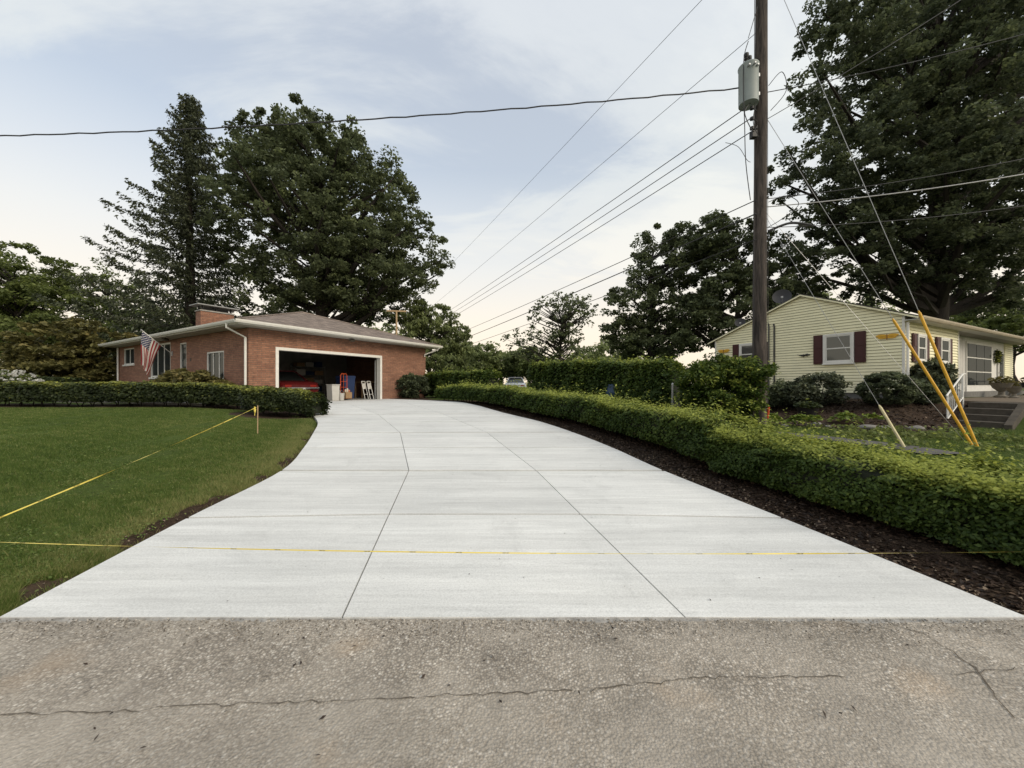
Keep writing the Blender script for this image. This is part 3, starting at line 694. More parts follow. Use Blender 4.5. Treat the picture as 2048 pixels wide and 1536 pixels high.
# ---- things in the garage
carp = plain('red_paint', (.085, .008, .009), .25, var=.05, spec=.6); chrome = plain('chrome', (.6, .6, .6), .15, .9, var=.05)
def loft(mb, secs):
    n = len(secs[0]); vs = [p for s_ in secs for p in s_]
    fs = [(i*n+k, i*n+(k+1) % n, (i+1)*n+(k+1) % n, (i+1)*n+k) for i in range(len(secs)-1) for k in range(n)]
    fs += [tuple(range(n))[::-1], tuple((len(secs)-1)*n+k for k in range(n))]; mb.add(vs, fs)
def car(root, paint, Wd=.92, Ls=(0, .12, .5, 1.1, 1.6, 2.9, 3.5, 4.3, 4.5)):
    """car with its tail at y=0, nose at y=4.5, in local coordinates"""
    hts = [(.40, .74), (.30, .86), (.26, .92), (.25, .95), (.25, .93), (.25, .93), (.26, .88), (.30, .78), (.42, .66)]
    secs = []
    for y, (z0, z1) in zip(Ls, hts):
        k = .93 if y in (Ls[0], Ls[-1]) else 1.0; W_ = Wd*k
        secs.append([(-W_*.9, y, z0), (-W_, y, z0+.12), (-W_, y, z1-.16), (-W_*.93, y, z1-.03), (-W_*.6, y, z1), (W_*.6, y, z1), (W_*.93, y, z1-.03), (W_, y, z1-.16), (W_, y, z0+.12), (W_*.9, y, z0)])
    b = MB(); loft(b, secs); b.build('body', paint, root, True)
    b = MB(); cs = []
    for y, zt, k in ((.75, .90, .80), (1.45, 1.36, .62), (2.1, 1.40, .62), (2.6, 1.36, .62), (3.35, .90, .78)):
        cs.append([(-Wd*.86, y, .88), (-Wd*k-.0, y, zt-.04), (-Wd*k*.9, y, zt), (Wd*k*.9, y, zt), (Wd*k, y, zt-.04), (Wd*.86, y, .88)])
    loft(b, cs); b.build('cabin_glass', glass, root, True)
    b = MB(); b.box(-Wd*.58, Wd*.58, 1.42, 2.62, 1.375, 1.42, .02); rf_ = b.build('roof', paint, root, True)
    for sx in (-1, 1):
        b = MB(); b.tube([(sx*Wd*.84, .78, .90), (sx*Wd*.62, 1.45, 1.37)], .035, 6); b.build('pillar', paint, root, True)
        b = MB(); b.tube([(sx*Wd*.84, 3.33, .90), (sx*Wd*.62, 2.6, 1.37)], .03, 6); b.build('pillar', paint, root, True)
        b = MB(); b.box(sx*Wd*.62-.14, sx*Wd*.62+.14, -.02, .03, .64, .74, .01); b.build('tail_light', plain('lamp_red', (.25, .02, .015), .2) if 'lamp_red' not in MATS else MATS['lamp_red'], root)
        b = MB(); b.box(sx*Wd*.66-.16, sx*Wd*.66+.16, 4.46, 4.53, .55, .67, .01); b.build('headlight', chrome, root)
        for y in (.85, 3.65):
            Mw = Matrix.Rotation(R(90), 4, 'Y'); b = MB(); b.lathe([(.20, -.10), (.31, -.09), (.325, -.05), (.325, .05), (.31, .09), (.20, .10)], (sx*(Wd-.08), y, .325), 22, Mw); wl = b.build('wheel', black, root, True)
            b = MB(); b.lathe([(.06, -.115), (.19, -.112), (.2, 0), (.19, .112), (.06, .115)], (sx*(Wd-.08), y, .325), 16, Mw); b.build('rim', chrome, wl, True)
    b = MB(); b.tube([(-Wd*.98, .16, .58), (-Wd*.9, -.03, .58), (Wd*.9, -.03, .58), (Wd*.98, .16, .58)], .05, 8); b.build('bumper', chrome, root, True)
    b = MB(); b.box(-.16, .16, -.075, -.066, .44, .60); b.build('license_plate', white_trim, root)
rc = empty('red_car', w1(2.75, 1.35, 0), A1, 'shiny red car parked tail out inside the dark garage', 'car'); car(rc, carp)
hand_m = plain('orange_red_paint', (.50, .075, .02), .45)
P0 = w1(4.55, .75, 0); hd = empty('hand_truck', P0, A1+R(10), 'orange tubular hand truck standing in the garage doorway', 'hand truck')
b = MB(); b.tube([(-.2, .05, .08), (-.2, .05, 1.2), (-.15, .05, 1.28), (.15, .05, 1.28), (.2, .05, 1.2), (.2, .05, .08)], .018, 8); b.build('frame', hand_m, hd, True)
b = MB(); b.tube([(-.02, .05, .1), (-.02, .05, 1.26)], .012, 6)
for z in (.35, .62, .9): b.tube([(-.2, .05, z), (.2, .05, z)], .012, 6)
b.build('cross_bars', hand_m, hd, True)
b = MB(); b.box(-.22, .22, -.22, .05, .06, .075); b.build('toe_plate', hand_m, hd)
for sx in (-1, 1):
    b = MB(); b.lathe([(.05, -.03), (.12, -.03), (.125, 0), (.12, .03), (.05, .03)], (sx*.25, .14, .125), 16, Matrix.Rotation(R(90), 4, 'Y')); b.build('wheel', black, hd, True)
card = plain('cardboard', (.34, .22, .12), .8, var=.2); whitep = plain('white_plastic', (.50, .49, .46), .5, var=.08)
def small(name, label, cat, loc, rz=0): return empty(name, loc, rz, label, cat)
o = small('cardboard_box', 'brown cardboard box of cans on the hand truck toe plate', 'box', w1(4.55, .60, .078), A1+R(10))
b = MB(); b.box(-.19, .19, -.16, .06, 0, .30); b.build('carton', card, o)
for k_, (cx_, hh) in enumerate(((-.12, .14), (0, .19), (.11, .12))):
    b = MB(); b.lathe([(.045, 0), (.05, .01), (.05, hh-.03), (.03, hh)], (cx_, -.05, .301), 12); b.build('can', plain('can_%d' % k_, ((.5, .4, .3), (.55, .5, .42), (.4, .12, .05))[k_], .4), o, True)
o = small('storage_bin', 'tall white plastic bin just inside the garage door', 'bin', w1(3.72, .42, 0), A1)
b = MB(); b.prism([(-.16, 0), (.16, 0), (.20, .72), (-.20, .72)], 'y', -.2, .2); b.build('bin_body', whitep, o)
b = MB(); b.box(-.22, .22, -.23, .23, .721, .76, .01); b.build('lid', whitep, o)
o = small('paint_bucket', 'small white bucket with handle beside the white bin', 'bucket', w1(4.08, .33, 0), A1)
b = MB(); b.lathe([(.11, 0), (.12, .01), (.14, .30), (.15, .31), (.15, .34), (.12, .34)], (0, 0, 0), 18); b.build('bucket_body', whitep, o, True)
b = MB(); b.tube([(-.15, 0, .3), (-.11, 0, .42), (0, 0, .46), (.11, 0, .42), (.15, 0, .3)], .006, 6); b.build('handle', steel, o, True)
o = small('tool_bag', 'grey bundle of tarps lying behind the white bin', 'bag', w1(4.15, .95, 0), A1)
b = MB(); b.lathe([(.1, 0), (.3, .05), (.34, .25), (.28, .42), (.18, .55), (.05, .62)], (0, 0, 0), 9); b.build('bag_body', plain('tarp_grey', (.25, .26, .26), .7, var=.4, scale=4), o, True)
blue_m = plain('blue_plastic', (.016, .035, .10), .5)
o = small('blue_cart', 'tall dark blue wheeled bin inside the garage', 'bin', w1(5.1, 1.45, 0), A1)
b = MB(); b.prism([(-.25, .05), (.25, .05), (.32, 1.1), (-.32, 1.1)], 'y', -.33, .33); b.build('bin_body', blue_m, o)
b = MB(); b.prism([(-.34, 1.101), (.34, 1.101), (.3, 1.2), (-.3, 1.2)], 'y', -.36, .36); b.build('lid', blue_m, o)
for sx in (-1, 1):
    b = MB(); b.lathe([(.04, -.03), (.12, -.03), (.12, .03), (.04, .03)], (sx*.28, .34, .12), 14, Matrix.Rotation(R(90), 4, 'Y')); b.build('wheel', black, o, True)
for k_ in range(2):
    o = small('folding_chair', ('white folding chair leaning inside the right garage jamb', 'second white folding chair behind the first at the jamb')[k_], 'folding chair', w1(5.86-k_*.2, .48+k_*.16, 0), A1)
    b = MB()
    for sx in (-.13, .13): b.tube([(sx*.8, -.12, .012), (sx*.75, .16, .92)], .014, 6)
    b.tube([(-.1, .16, .92), (.1, .16, .92)], .014, 6); b.tube([(-.1, -.05, .25), (.1, -.05, .25)], .01, 6); b.build('frame', white_metal, o, True)
    b = MB(); b.box(-.09, .09, .075, .1, .52, .82); b.build('seat', whitep, o)
o = small('work_bench', 'cluttered work bench along the inner right garage wall', 'bench', w1(7.4, 2.4, 0), A1)
b = MB(); b.box(-.9, .9, -.35, .35, .86, .92); b.build('bench_top', card, o)
for sx in (-.8, .8):
    for sy in (-.3, .3): b = MB(); b.box(sx-.04, sx+.04, sy-.04, sy+.04, 0, .859); b.build('leg', card, o)
o = small('storage_rack', 'metal storage rack of boxes against the garage rear wall', 'rack', w1(6.2, 6.6, 0), A1)
for sx in (-.9, .9):
    for sy in (-.25, .25): b = MB(); b.box(sx-.02, sx+.02, sy-.02, sy+.02, 0, 1.9); b.build('post', steel, o)
for k_ in range(4):
    b = MB(); b.box(-.92, .92, -.28, .28, .3+k_*.5, .33+k_*.5); b.build('shelf', steel, o)
    for q_ in range(3): b = MB(); b.box(-.8+q_*.56, -.36+q_*.56+.04*k_ % .1, -.2, .2, .331+k_*.5, .56+k_*.5+.05*((q_+k_) % 3), .01); b.build('box', (card, whitep, blue_m)[(q_+2*k_) % 3], o)
o = small('wall_shelf', 'dark wall shelf holding jars high above the bench', 'shelf', w1(LX-T-.02, 2.3, 1.6), A1)
b = MB(); b.box(-.3, 0, -.9, .9, 0, .03); b.build('shelf_board', card, o)
for k_ in range(6): b = MB(); b.lathe([(.05, 0), (.055, .14), (.04, .17)], (-.15, -.7+k_*.27, .031), 10); b.build('jar', whitep if k_ % 2 else steel, o, True)

# ------------------------------------------------------------------ yellow house
HZ2 = 1.20
lap_shadow = plain('lap_shadow_backing', (.045, .042, .03), .9)  # wall backing coloured dark to paint shadow lines between the siding boards
h2 = empty('yellow_house', (H2.x, H2.y, HZ2), A2, 'pale yellow sided house with maroon shutters on the right', 'house')
side_y = plain('siding_yellow', (.83, .79, .55), .55, var=.07, scale=2.0); side_y.node_tree.nodes['Principled BSDF'].inputs['Specular IOR Level'].default_value = .3
W2, PK, ZP, ZR, ZL = 7.0, 3.13, 4.10, 2.76, 2.60     # gable: depth, peak position, peak/eave heights
LEN2, SPL, REC = 16.3, 5.4, .5
def gtop(y): return ZR+(ZP-ZR)*y/PK if y <= PK else ZL+(ZP-ZL)*(W2-y)/(W2-PK)
def grange(z): # y range of the gable at height z
    lo = 0 if z <= ZR else (z-ZR)/(ZP-ZR)*PK; hi = W2 if z <= ZL else W2-(z-ZL)/(ZP-ZL)*(W2-PK); return lo, hi
found = plain('foundation_block', (.17, .165, .155), .9, var=.25, bmp=.2)
b = MB(); b.box(.03, LEN2-.02, .03, W2-.03, -.75, -.001); b.build('foundation', found, h2)
b = MB(); b.prism([(0.03, 0), (W2, 0), (W2, ZL-.03), (PK, ZP-.03), (0.03, ZR-.03)], 'x', .02, .10); b.build('gable_wall', lap_shadow, h2)
b = MB(); b.box(.101, SPL, .03, .12, 0, ZR-.03); b.build('front_wall', lap_shadow, h2)
b = MB(); b.box(SPL-.1, SPL, .121, REC+.1, 0, ZR-.03); b.build('return_wall', white_trim, h2)
b = MB(); b.box(SPL+.001, LEN2, REC, REC+.1, 0, ZR-.03); b.build('porch_wall', white_trim, h2)
b = MB(); b.box(LEN2-.1, LEN2, REC+.101, W2, 0, ZL-.03); b.build('end_wall', white_trim, h2)
b = MB(); b.box(.101, LEN2-.101, W2-.1, W2-.01, 0, ZL-.03); b.build('back_wall', white_trim, h2)
BH = .114; z = 0.0
while z < ZP-.03:
    z1 = min(z+BH, ZP-.02); l0, h0 = grange(z); l1, h1 = grange(z1)
    if h0-l0 > .1:
        vs = [(-.030, l0, z), (-.030, h0, z), (-.004, h1, z1-.012), (-.004, l1, z1-.012), (.019, l0, z+.002), (.019, h0, z+.002), (.019, h1, z1-.012), (.019, l1, z1-.012)]
        mesh_obj('siding_board', vs, [(0, 1, 2, 3)[::-1], (0, 4, 5, 1)[::-1], (4, 7, 6, 5)[::-1], (0, 3, 7, 4)[::-1], (1, 5, 6, 2)[::-1], (3, 2, 6, 7)[::-1]], side_y, h2)
    z += BH
z = 0.0; bd0 = None
while z < ZR-.12:
    def fb(x0, x1, yo):
        vs = [(x0, yo-.030, z), (x1, yo-.030, z), (x1, yo-.004, z+BH-.012), (x0, yo-.004, z+BH-.012), (x0, yo+.019, z+.002), (x1, yo+.019, z+.002), (x1, yo+.019, z+BH-.012), (x0, yo+.019, z+BH-.012)]
        mesh_obj('siding_board', vs, [(0, 1, 2, 3), (0, 4, 5, 1), (4, 7, 6, 5), (0, 3, 7, 4), (1, 5, 6, 2), (3, 2, 6, 7)], side_y, h2)
    fb(.03, SPL, .01); fb(14.75, LEN2, REC-.02)
    z += BH
for y0_, x0_ in ((-.03, -.03), (W2-.03, -.03)):
    b = MB(); b.box(x0_, x0_+.07, y0_, y0_+.07, -.02, (ZR if y0_ < 1 else ZL)-.03); b.build('corner_trim', white_trim, h2)
b = MB(); b.box(SPL-.02, SPL+.05, -.03, .05, -.02, ZR-.05); b.build('corner_trim', white_trim, h2)
# roof slabs
sl1 = (ZP-ZR)/PK; sl2 = (ZP-ZL)/(W2-PK); ov, og = .38, .10; th = .09
def slab(pr, x0, x1): b = MB(); b.prism(pr, 'x', x0, x1); return b
r1 = [(-ov, ZR-ov*sl1), (PK, ZP), (PK, ZP+th), (-ov, ZR-ov*sl1+th)]; r2 = [(PK+.001, ZP), (W2+ov, ZL-ov*sl2), (W2+ov, ZL-ov*sl2+th), (PK+.001, ZP+th)]
slab(r1, -og, LEN2+.3).build('roof', shingle_y, h2); slab(r2, -og, LEN2+.3).build('roof', shingle_y, h2)
rk = [(-ov, ZR-ov*sl1-.015), (PK, ZP-.015), (W2+ov, ZL-ov*sl2-.015), (W2+ov, ZL-ov*sl2+th*.5), (PK, ZP+th*.5), (-ov, ZR-ov*sl1+th*.5)]
b = MB(); b.prism(rk, 'x', -og-.03, -og-.002); b.build('rake_board', side_y, h2)
b = MB(); b.box(-og, LEN2+.3, -ov+.03, -.03, ZR-ov*sl1-.05, ZR-ov*sl1-.02); b.build('soffit', soffit_m, h2)
soff2 = plain('soffit_dim', (.30, .28, .24), .7)
b = MB(); b.box(SPL+.06, LEN2+.3, -.029, REC-.03, ZR-ov*sl1-.05, ZR-ov*sl1-.02); b.build('porch_soffit', soff2, h2)
b = MB(); gutter(b, (-og, -ov, ZR-ov*sl1-.06), (LEN2+.3, -ov, ZR-ov*sl1-.06), (0, -1, 0)); b.build('gutter', plain('gutter_tan', (.42, .36, .27), .5), h2)
downspout([(.06, -.08, ZR-.25), (.06, -.08, -.4)], h2)
def dh_window(par, wall, a0, a1, z0, z1, off, sh=True, shw=.33):
    """double hung window: wall 'g' = gable (x=0, along y), 'f' = front (y=0, along x)"""
    def bx(mb, p0, p1, d0, d1, zz0, zz1, bev=0):
        return mb.box(d0, d1, p0, p1, zz0, zz1, bev) if wall == 'g' else mb.box(p0, p1, d0, d1, zz0, zz1, bev)
    f = MB(); t_ = .075
    bx(f, a0, a0+t_, off-.075, off+.0, z0, z1); bx(f, a1-t_, a1, off-.075, off, z0, z1); bx(f, a0+t_, a1-t_, off-.075, off, z0, z0+t_); bx(f, a0+t_, a1-t_, off-.075, off, z1-t_, z1)
    win = f.build('window', white_trim, par); zm = (z0+z1)/2
    for nm, p, q, dd in (('sash', z0+t_, zm+.02, -.045), ('sash', zm-.02, z1-t_, -.062)):
        s_ = MB(); k = .045
        for (u0, u1, v0, v1) in ((a0+t_, a0+t_+k, p, q), (a1-t_-k, a1-t_, p, q), (a0+t_+k, a1-t_-k, p, p+k), (a0+t_+k, a1-t_-k, q-k, q)): bx(s_, u0, u1, off+dd, off+dd+.016, v0, v1)
        s_.build('sash', white_trim, win)
        g_ = MB(); bx(g_, a0+t_+k, a1-t_-k, off+dd+.006, off+dd+.010, p+k, q-k); g_.build('pane', glass, win)
    s_ = MB(); bx(s_, a0-.02, a1+.02, off-.10, off-.0, z0-.045, z0-.001); s_.build('sill', white_trim, win)
    if sh:
        for (u0, u1) in ((a0-shw-.01, a0-.01), (a1+.01, a1+shw+.01)):
            s_ = MB(); bx(s_, u0, u1, off-.05, off-.002, z0, z1, .008); so = s_.build('shutter', red_sh, par)
            for (v0, v1) in ((z0+.06, (z0+z1)/2-.04), ((z0+z1)/2+.04, z1-.06)):
                q_ = MB(); bx(q_, u0+.05, u1-.05, off-.062, off-.0505, v0, v1, .004); q_.build('shutter_panel', red_sh, so)
    return win
dh_window(h2, 'g', 1.345, 2.33, 1.16, 2.34, -.031); dh_window(h2, 'g', 4.99, 5.74, 1.24, 2.30, -.031)
dh_window(h2, 'f', .95, 1.75, 1.14, 2.16, -.021, shw=.34); dh_window(h2, 'f', 3.2, 4.15, 1.14, 2.16, -.021, shw=.36)
# porch: 3 x 3 window, white panels, door
yo = REC
def fbx(name, x0, x1, d0, d1, z0, z1, m, par): b = MB(); b.box(x0, x1, yo+d0, yo+d1, z0, z1); return b.build(name, m, par)
pw = fbx('picture_window', 8.6, 12.3, -.05, -.002, .22, 2.36, white_trim, h2)
for i in range(3):
    for j in range(3):
        x0 = 8.68+i*1.2; z0 = .30+j*.67; fbx('pane', x0, x0+1.14, -.075, -.0505, z0, z0+.61, glass, pw)
fbx('window_base', 8.5, 12.4, -.07, -.002, -.28, .215, white_trim, h2)
for k_ in range(9): fbx('wall_panel', SPL+.07+k_*.33, SPL+.07+k_*.33+.31, -.03, -.002, -.02, 2.5, whitep, h2)
dr = fbx('door', 13.45, 14.5, -.05, -.002, -.02, 2.2, whitep, h2); fbx('door_pane', 13.75, 14.35, -.07, -.0505, .75, 1.95, glass, dr)
b = MB(); b.lathe([(.02, -.02), (.035, 0), (.02, .02)], (13.55, yo-.08, .95), 10); b.build('handle', steel, dr, True)
b = MB(); b.box(LEN2-.05, LEN2+.07, -.25, -.13, -.25, ZR-.23); b.build('porch_post', white_trim, h2)
# conduits and meter on the gable
cond = plain('conduit', (.05, .05, .05), .6)
for k_, (yy, zt) in enumerate(((4.18, 2.95), (4.40, 3.0), (4.62, 2.95))):
    b = MB(); b.tube([(-.055, yy, -.4), (-.055, yy, zt), (-.055, yy+.03, zt+.12)], .022+.012*(k_ == 0), 6); b.build('conduit', cond, h2, True)
M2 = Matrix.Translation((H2.x, H2.y, HZ2)) @ Matrix.Rotation(A2, 4, 'Z')
def w2(x, y, z): return M2 @ Vector((x, y, z))
# wall ornaments
def ornament(y, z, sc, label):
    o = empty('wall_ornament', w2(-.05, y, z), A2, label, 'ornament', 'ornaments on the siding')
    for sy in (-1, 1):
        b = MB()
        for (ay, az, ry, rz_) in ((.15, .035, .16, .055), (.12, -.03, .13, .045)):
            pts = []
            for k_ in range(12): a = 2*math.pi*k_/12; pts.append((sy*(ay+ry*math.cos(a))*sc, (az+rz_*math.sin(a))*sc))
            b.prism(pts, 'x', -.012, .0)
        b.build('wing', yellow_p, o)
    b = MB(); b.tube([(-.02, 0, .09*sc), (-.03, 0, 0), (-.02, 0, -.13*sc)], [.012*sc, .022*sc, .006*sc], 8); b.build('body_bar', plain('ornament_brown', (.35, .17, .03), .5) if 'ornament_brown' not in MATS else MATS['ornament_brown'], o, True)
ornament(.42, 2.05, 1.0, 'yellow winged ornament on siding beside the house corner'); ornament(6.55, 2.02, 1.0, 'yellow winged ornament on siding at the far left end')
o = empty('lizard_ornament', w2(-.04, 3.0, 1.55), A2, 'small dark lizard ornament on the siding left of window', 'ornament')
b = MB(); b.tube([(-.02, -.2, .02), (-.02, -.08, .03), (-.02, .05, -.01), (-.02, .18, .02), (-.02, .26, .06)], [.02, .035, .035, .015, .004], 8); b.build('lizard_body', black, o, True)
for yy, zz in ((-.08, .09), (-.08, -.05), (.06, .06), (.06, -.08)):
    b = MB(); b.tube([(-.02, yy, .01), (-.02, yy-.03, zz)], [.012, .008], 6); b.build('leg', black, o, True)
# satellite dishes
def dish(p, rz, label, sc=1.0, tilt=35):
    o = empty('satellite_dish', p, rz, label, 'satellite dish', 'satellite dishes on the roof')
    b = MB(); b.tube([(0, 0, -.1), (0, 0, .3*sc), (0, .08*sc, .42*sc)], .022, 8); b.build('mast', steel, o, True)
    Mr = Matrix.Rotation(R(90-tilt), 4, 'X'); prof = [(.02, .0), (.2*sc, .03*sc), (.38*sc, .10*sc), (.385*sc, .11*sc), (.2*sc, .045*sc), (.02, .015)]
    b = MB(); b.lathe(prof, (0, -.06*sc, .52*sc), 24, Mr); d_ = b.build('reflector', plain('dish_grey', (.022, .022, .025), .6) if 'dish_grey' not in MATS else MATS['dish_grey'], o, True)
    b = MB(); b.tube([(0, -.08*sc, .14*sc), (0, -.5*sc, .45*sc)], .012, 6); b.box(-.04, .04, -.54*sc, -.47*sc, .42*sc, .5*sc); b.build('feed_arm', steel, o)
dish(w2(.5, 4.15, gtop(4.15)+.09), R(-35), 'dark satellite dish standing above the gable peak', .95, 20)
dish(w2(.4, 6.0, gtop(6.0)+.09), R(-30), 'small dark satellite dish on the lower left roof edge', .62, 20)

# steps, railing, porch slab
step_m = plain('step_stone', (.075, .064, .05), .9, var=.35, scale=6, bmp=.2)
st = empty('porch_steps', w2(-1.95, -2.05, g1(*w2(-1.95, -2.05, 0).xy)-HZ2), A2, 'dark concrete steps rising to the porch with low side wall', 'steps')
zb = st.location.z; ztop = .98; nst = 4; dzs = (ztop-zb)/nst
for k_ in range(nst):
    b = MB(); b.box(k_*.42, k_*.42+(.42 if k_ < nst-1 else .9), -.45, .45, -.25, (k_+1)*dzs, .01); b.build('step', step_m, st)
b = MB(); b.prism([(-.1, -.3), (2.6, -.3), (2.6, ztop-zb+.02), (1.4, ztop-zb+.02), (-.1, .12)], 'y', -.60, -.46); b.build('side_wall', step_m, st)
rl = empty('stair_railing', w2(-1.9, -1.47, zb-HZ2), A2, 'white metal stair railing beside the porch steps', 'railing')
def zs(x): return max(0, min(nst, int((x-.05)/.42)+1))*dzs
b = MB()
b.tube([(.02, 0, -.15), (.02, 0, .88)], .022, 6); b.build('post', white_metal, rl, True); b = MB(); b.tube([(1.35, 0, .4), (1.35, 0, ztop-zb+.88)], .022, 6); b.build('post', white_metal, rl, True)
b = MB(); b.tube([(-.05, 0, .86), (1.35, 0, ztop-zb+.86), (1.6, 0, ztop-zb+.86)], .022, 6); b.build('handrail', white_metal, rl, True)
b = MB(); b.tube([(.02, 0, .18), (1.35, 0, ztop-zb+.14)], .016, 6); b.build('bottom_rail', white_metal, rl, True)
for k_ in range(8):
    x = .15+k_*.155; zz = (ztop-zb)*x/1.35; b = MB(); b.tube([(x, 0, .17+zz*.95), (x, 0, .85+zz)], .010, 5); b.build('baluster', white_metal, rl, True)
b = MB(); b.box(.2, 17.0, -2.5, -.40, -.60, -.21); o = b.build('porch_slab', plain('porch_brown', (.13, .10, .07), .85, var=.3), None); o.location = (H2.x, H2.y, HZ2); o.rotation_euler = (0, 0, A2); o['kind'] = 'structure'
# porch ornaments
urn_m = plain('urn_stone', (.17, .155, .13), .85, var=.3)
def urn(x, y, z, label, sc=1.0, plant=True, par='urn_planter', colr=None):
    p = w2(x, y, z); o = empty(par, p, A2, label, 'planter', 'planters on the porch')
    b = MB(); b.lathe([(.17*sc, 0), (.18*sc, .04*sc), (.08*sc, .1*sc), (.07*sc, .2*sc), (.2*sc, .34*sc), (.27*sc, .5*sc), (.29*sc, .52*sc), (.25*sc, .52*sc), (.2*sc, .46*sc)], (0, 0, 0), 18); b.build('urn', colr or urn_m, o, True)
    if plant:
        P, k = blob([(0, 0, .6*sc)], .3*sc, 260, .6); leaves('plant', P, .07, leaf_rust, o, elong=1.8)
    return o
urn(6.6, -.9, -.21, 'stone urn planter with reddish plant on porch near the steps', 1.15)
urn(6.1, -1.3, -.21, 'low grey urn on the porch edge beside the railing', .8, False)
urn(9.2, -.7, -.21, 'round urn planter in front of the picture window', .9)
urn(13.0, -.6, -.21, 'dark planter beside the porch door', 1.2, True, 'urn_planter', black)
o = empty('barrel_ring', w2(7.6, -1.5, -.21), A2, 'pale curved stone ring lying on the porch', 'ornament'); b = MB()
b.tube([(.32*math.cos(a), 0, .30+.30*math.sin(a)) for a in np.linspace(-.3, math.pi+.3, 14)], .06, 8); b.build('ring', concrete_s, o, True)
o = empty('door_wreath', w2(13.15, REC-.10, 1.75), A2, 'dark wreath hanging on the white wall beside the door', 'wreath')
P = np.array([[.24*math.cos(a), 0, .24*math.sin(a)] for a in RNG.uniform(0, 6.28, 300)])+RNG.normal(0, .05, (300, 3)); leaves('wreath_leaves', P, .07, leaf_yew, o)
o = empty('patio_table', w2(15.2, -.9, -.21), A2, 'black patio table at the far porch end', 'table')
b = MB(); b.lathe([(.05, .70), (.55, .70), (.56, .72), (.55, .74), (.05, .74)], (0, 0, 0), 20); b.build('table_top', black, o, True)
for a in (.5, 2.07, 3.6, 5.2): b = MB(); b.tube([(.45*math.cos(a), .45*math.sin(a), 0), (.3*math.cos(a), .3*math.sin(a), .7)], .02, 6); b.build('leg', black, o, True)
o = empty('milk_crate', w2(14.2, -1.2, -.21), A2, 'pale stacked crate standing by the patio table', 'crate')
for k_ in range(3): b = MB(); b.box(-.2, .2, -.2, .2, .01+k_*.2, .19+k_*.2, .02); b.build('crate_layer', whitep, o)

# ------------------------------------------------------------------ utility pole and wires
PX, PY = 6.02, 9.0; PZ = g1(PX, PY); PT = 12.6
up = empty('utility_pole', (PX, PY, PZ), 0, 'tall weathered wooden utility pole behind the trimmed hedge', 'utility pole')
b = MB(); b.tube([(0, 0, -.3), (0, 0, 3), (.02, 0, 6), (.06, 0, PT-PZ)], [.160, .146, .136, .122], 20); b.build('pole_shaft', polewood, up, True)
b = MB(); b.box(.145, .163, -.06, .06, .3, 2.2, .004); b.build('cable_cover', polewood, up)
b = MB(); b.tube([(-.175, -.04, .5), (-.16, -.05, 6.5), (-.15, -.05, 11.5)], .008, 5); b.tube([(.17, -.06, .3), (.15, -.06, 11)], .006, 5); b.build('ground_wire', wire_m, up, True)
b = MB(); b.box(-1.1, 1.1, -.20, -.08, 11.6, 11.72); b.build('crossarm', polewood, up)
tr_m = plain('transformer_grey', (.27, .31, .31), .55, var=.12)
tz = CAM_Z+(HZ-208)/F*8.85-PZ
tx = -.345
b = MB(); b.lathe([(.05, 0.0), (.209, .0), (.21, .012), (.21, .86), (.222, .88), (.222, .91), (.19, .94), (.05, .97)], (tx, -.12, tz), 26); tf = b.build('transformer', tr_m, up, True)
b = MB(); b.box(-.19, -.1, -.17, -.05, tz+.2, tz+.28); b.box(-.19, -.1, -.17, -.05, tz+.65, tz+.73); b.build('mount', steel, tf)
for k_, (dx, dy) in enumerate(((-.06, -.06), (.06, .02))):
    b = MB(); b.lathe([(.03, 0), (.045, .03), (.03, .06), (.05, .09), (.03, .12), (.055, .16), (.055, .22), (.02, .25)], (tx+dx-.03, -.12+dy, tz+.95), 12); b.build('bushing', black, tf, True)
for k_ in range(3):
    b = MB(); b.lathe([(.02, 0), (.03, .05), (.02, .08)], (tx-.12+k_*.1, -.335+abs(k_-1)*.05, tz+.78), 8, Matrix.Rotation(R(90), 4, 'X')); b.build('lug', steel, tf, True)
for zz in (7.62, 7.85, 8.10): b = MB(); b.tube([(-.14, -.1, zz-PZ), (-.34, -.2, zz-PZ)], .014, 6); b.lathe([(.02, -.04), (.045, -.03), (.045, .03), (.02, .04)], (-.3, -.18, zz-PZ), 10); b.build('insulator', black, up, True)
b = MB(); b.box(-.26, -.15, -.15, -.02, 7.45-PZ, 7.6-PZ); b.build('junction_box', black, up)
b = MB(); b.tube([(.12, -.1, .35), (.13, -.13, .62)], .03, 8); b.build('marker_tag', plain('orange_marker', (.50, .07, .02), .5), up, True)
def wire(name, label, p0, p1, sag, r=.012, m=None, cat='wire', group='overhead wires', n=26, wavy=0.0, extra=None):
    p0 = Vector(p0); p1 = Vector(p1); pts = []
    for i in range(n+1):
        t = i/n; p = p0.lerp(p1, t); p.z -= 4*sag*t*(1-t)
        if wavy: p.z += wavy*math.sin(i*2.4)
        pts.append(p)
    b = MB(); b.tube([q-p0 for q in pts], r*.72, 5); o = b.build(name, m or wire_m, None, True, fix=False); o.location = p0
    tag(o, label, cat, group); return o
FPX, FPY = -13.8, 50.0
fz = g1(FPX, FPY)
fp = empty('utility_pole', (FPX, FPY, fz), 0, 'distant utility pole hidden behind the trees where the wires converge', 'utility pole')
b = MB(); b.tube([(0, 0, -.2), (0, 0, 12.4-fz)], [.17, .13], 12); b.build('pole_shaft', polewood, fp, True)
b = MB(); b.box(-1.1, 1.1, -.18, -.10, 11.6-fz, 11.72-fz); b.build('crossarm', polewood, fp)
q = (PX-.1, PY)
wire('power_wire', 'thin wire rising to the top of the pole, leftmost of the diagonal set', (*q, 12.25), (FPX, FPY, 12.1), .12, .010)
wire('power_wire', 'thin diagonal wire crossing behind the grey transformer', (*q, 10.05), (FPX, FPY, 9.75), .12, .010)
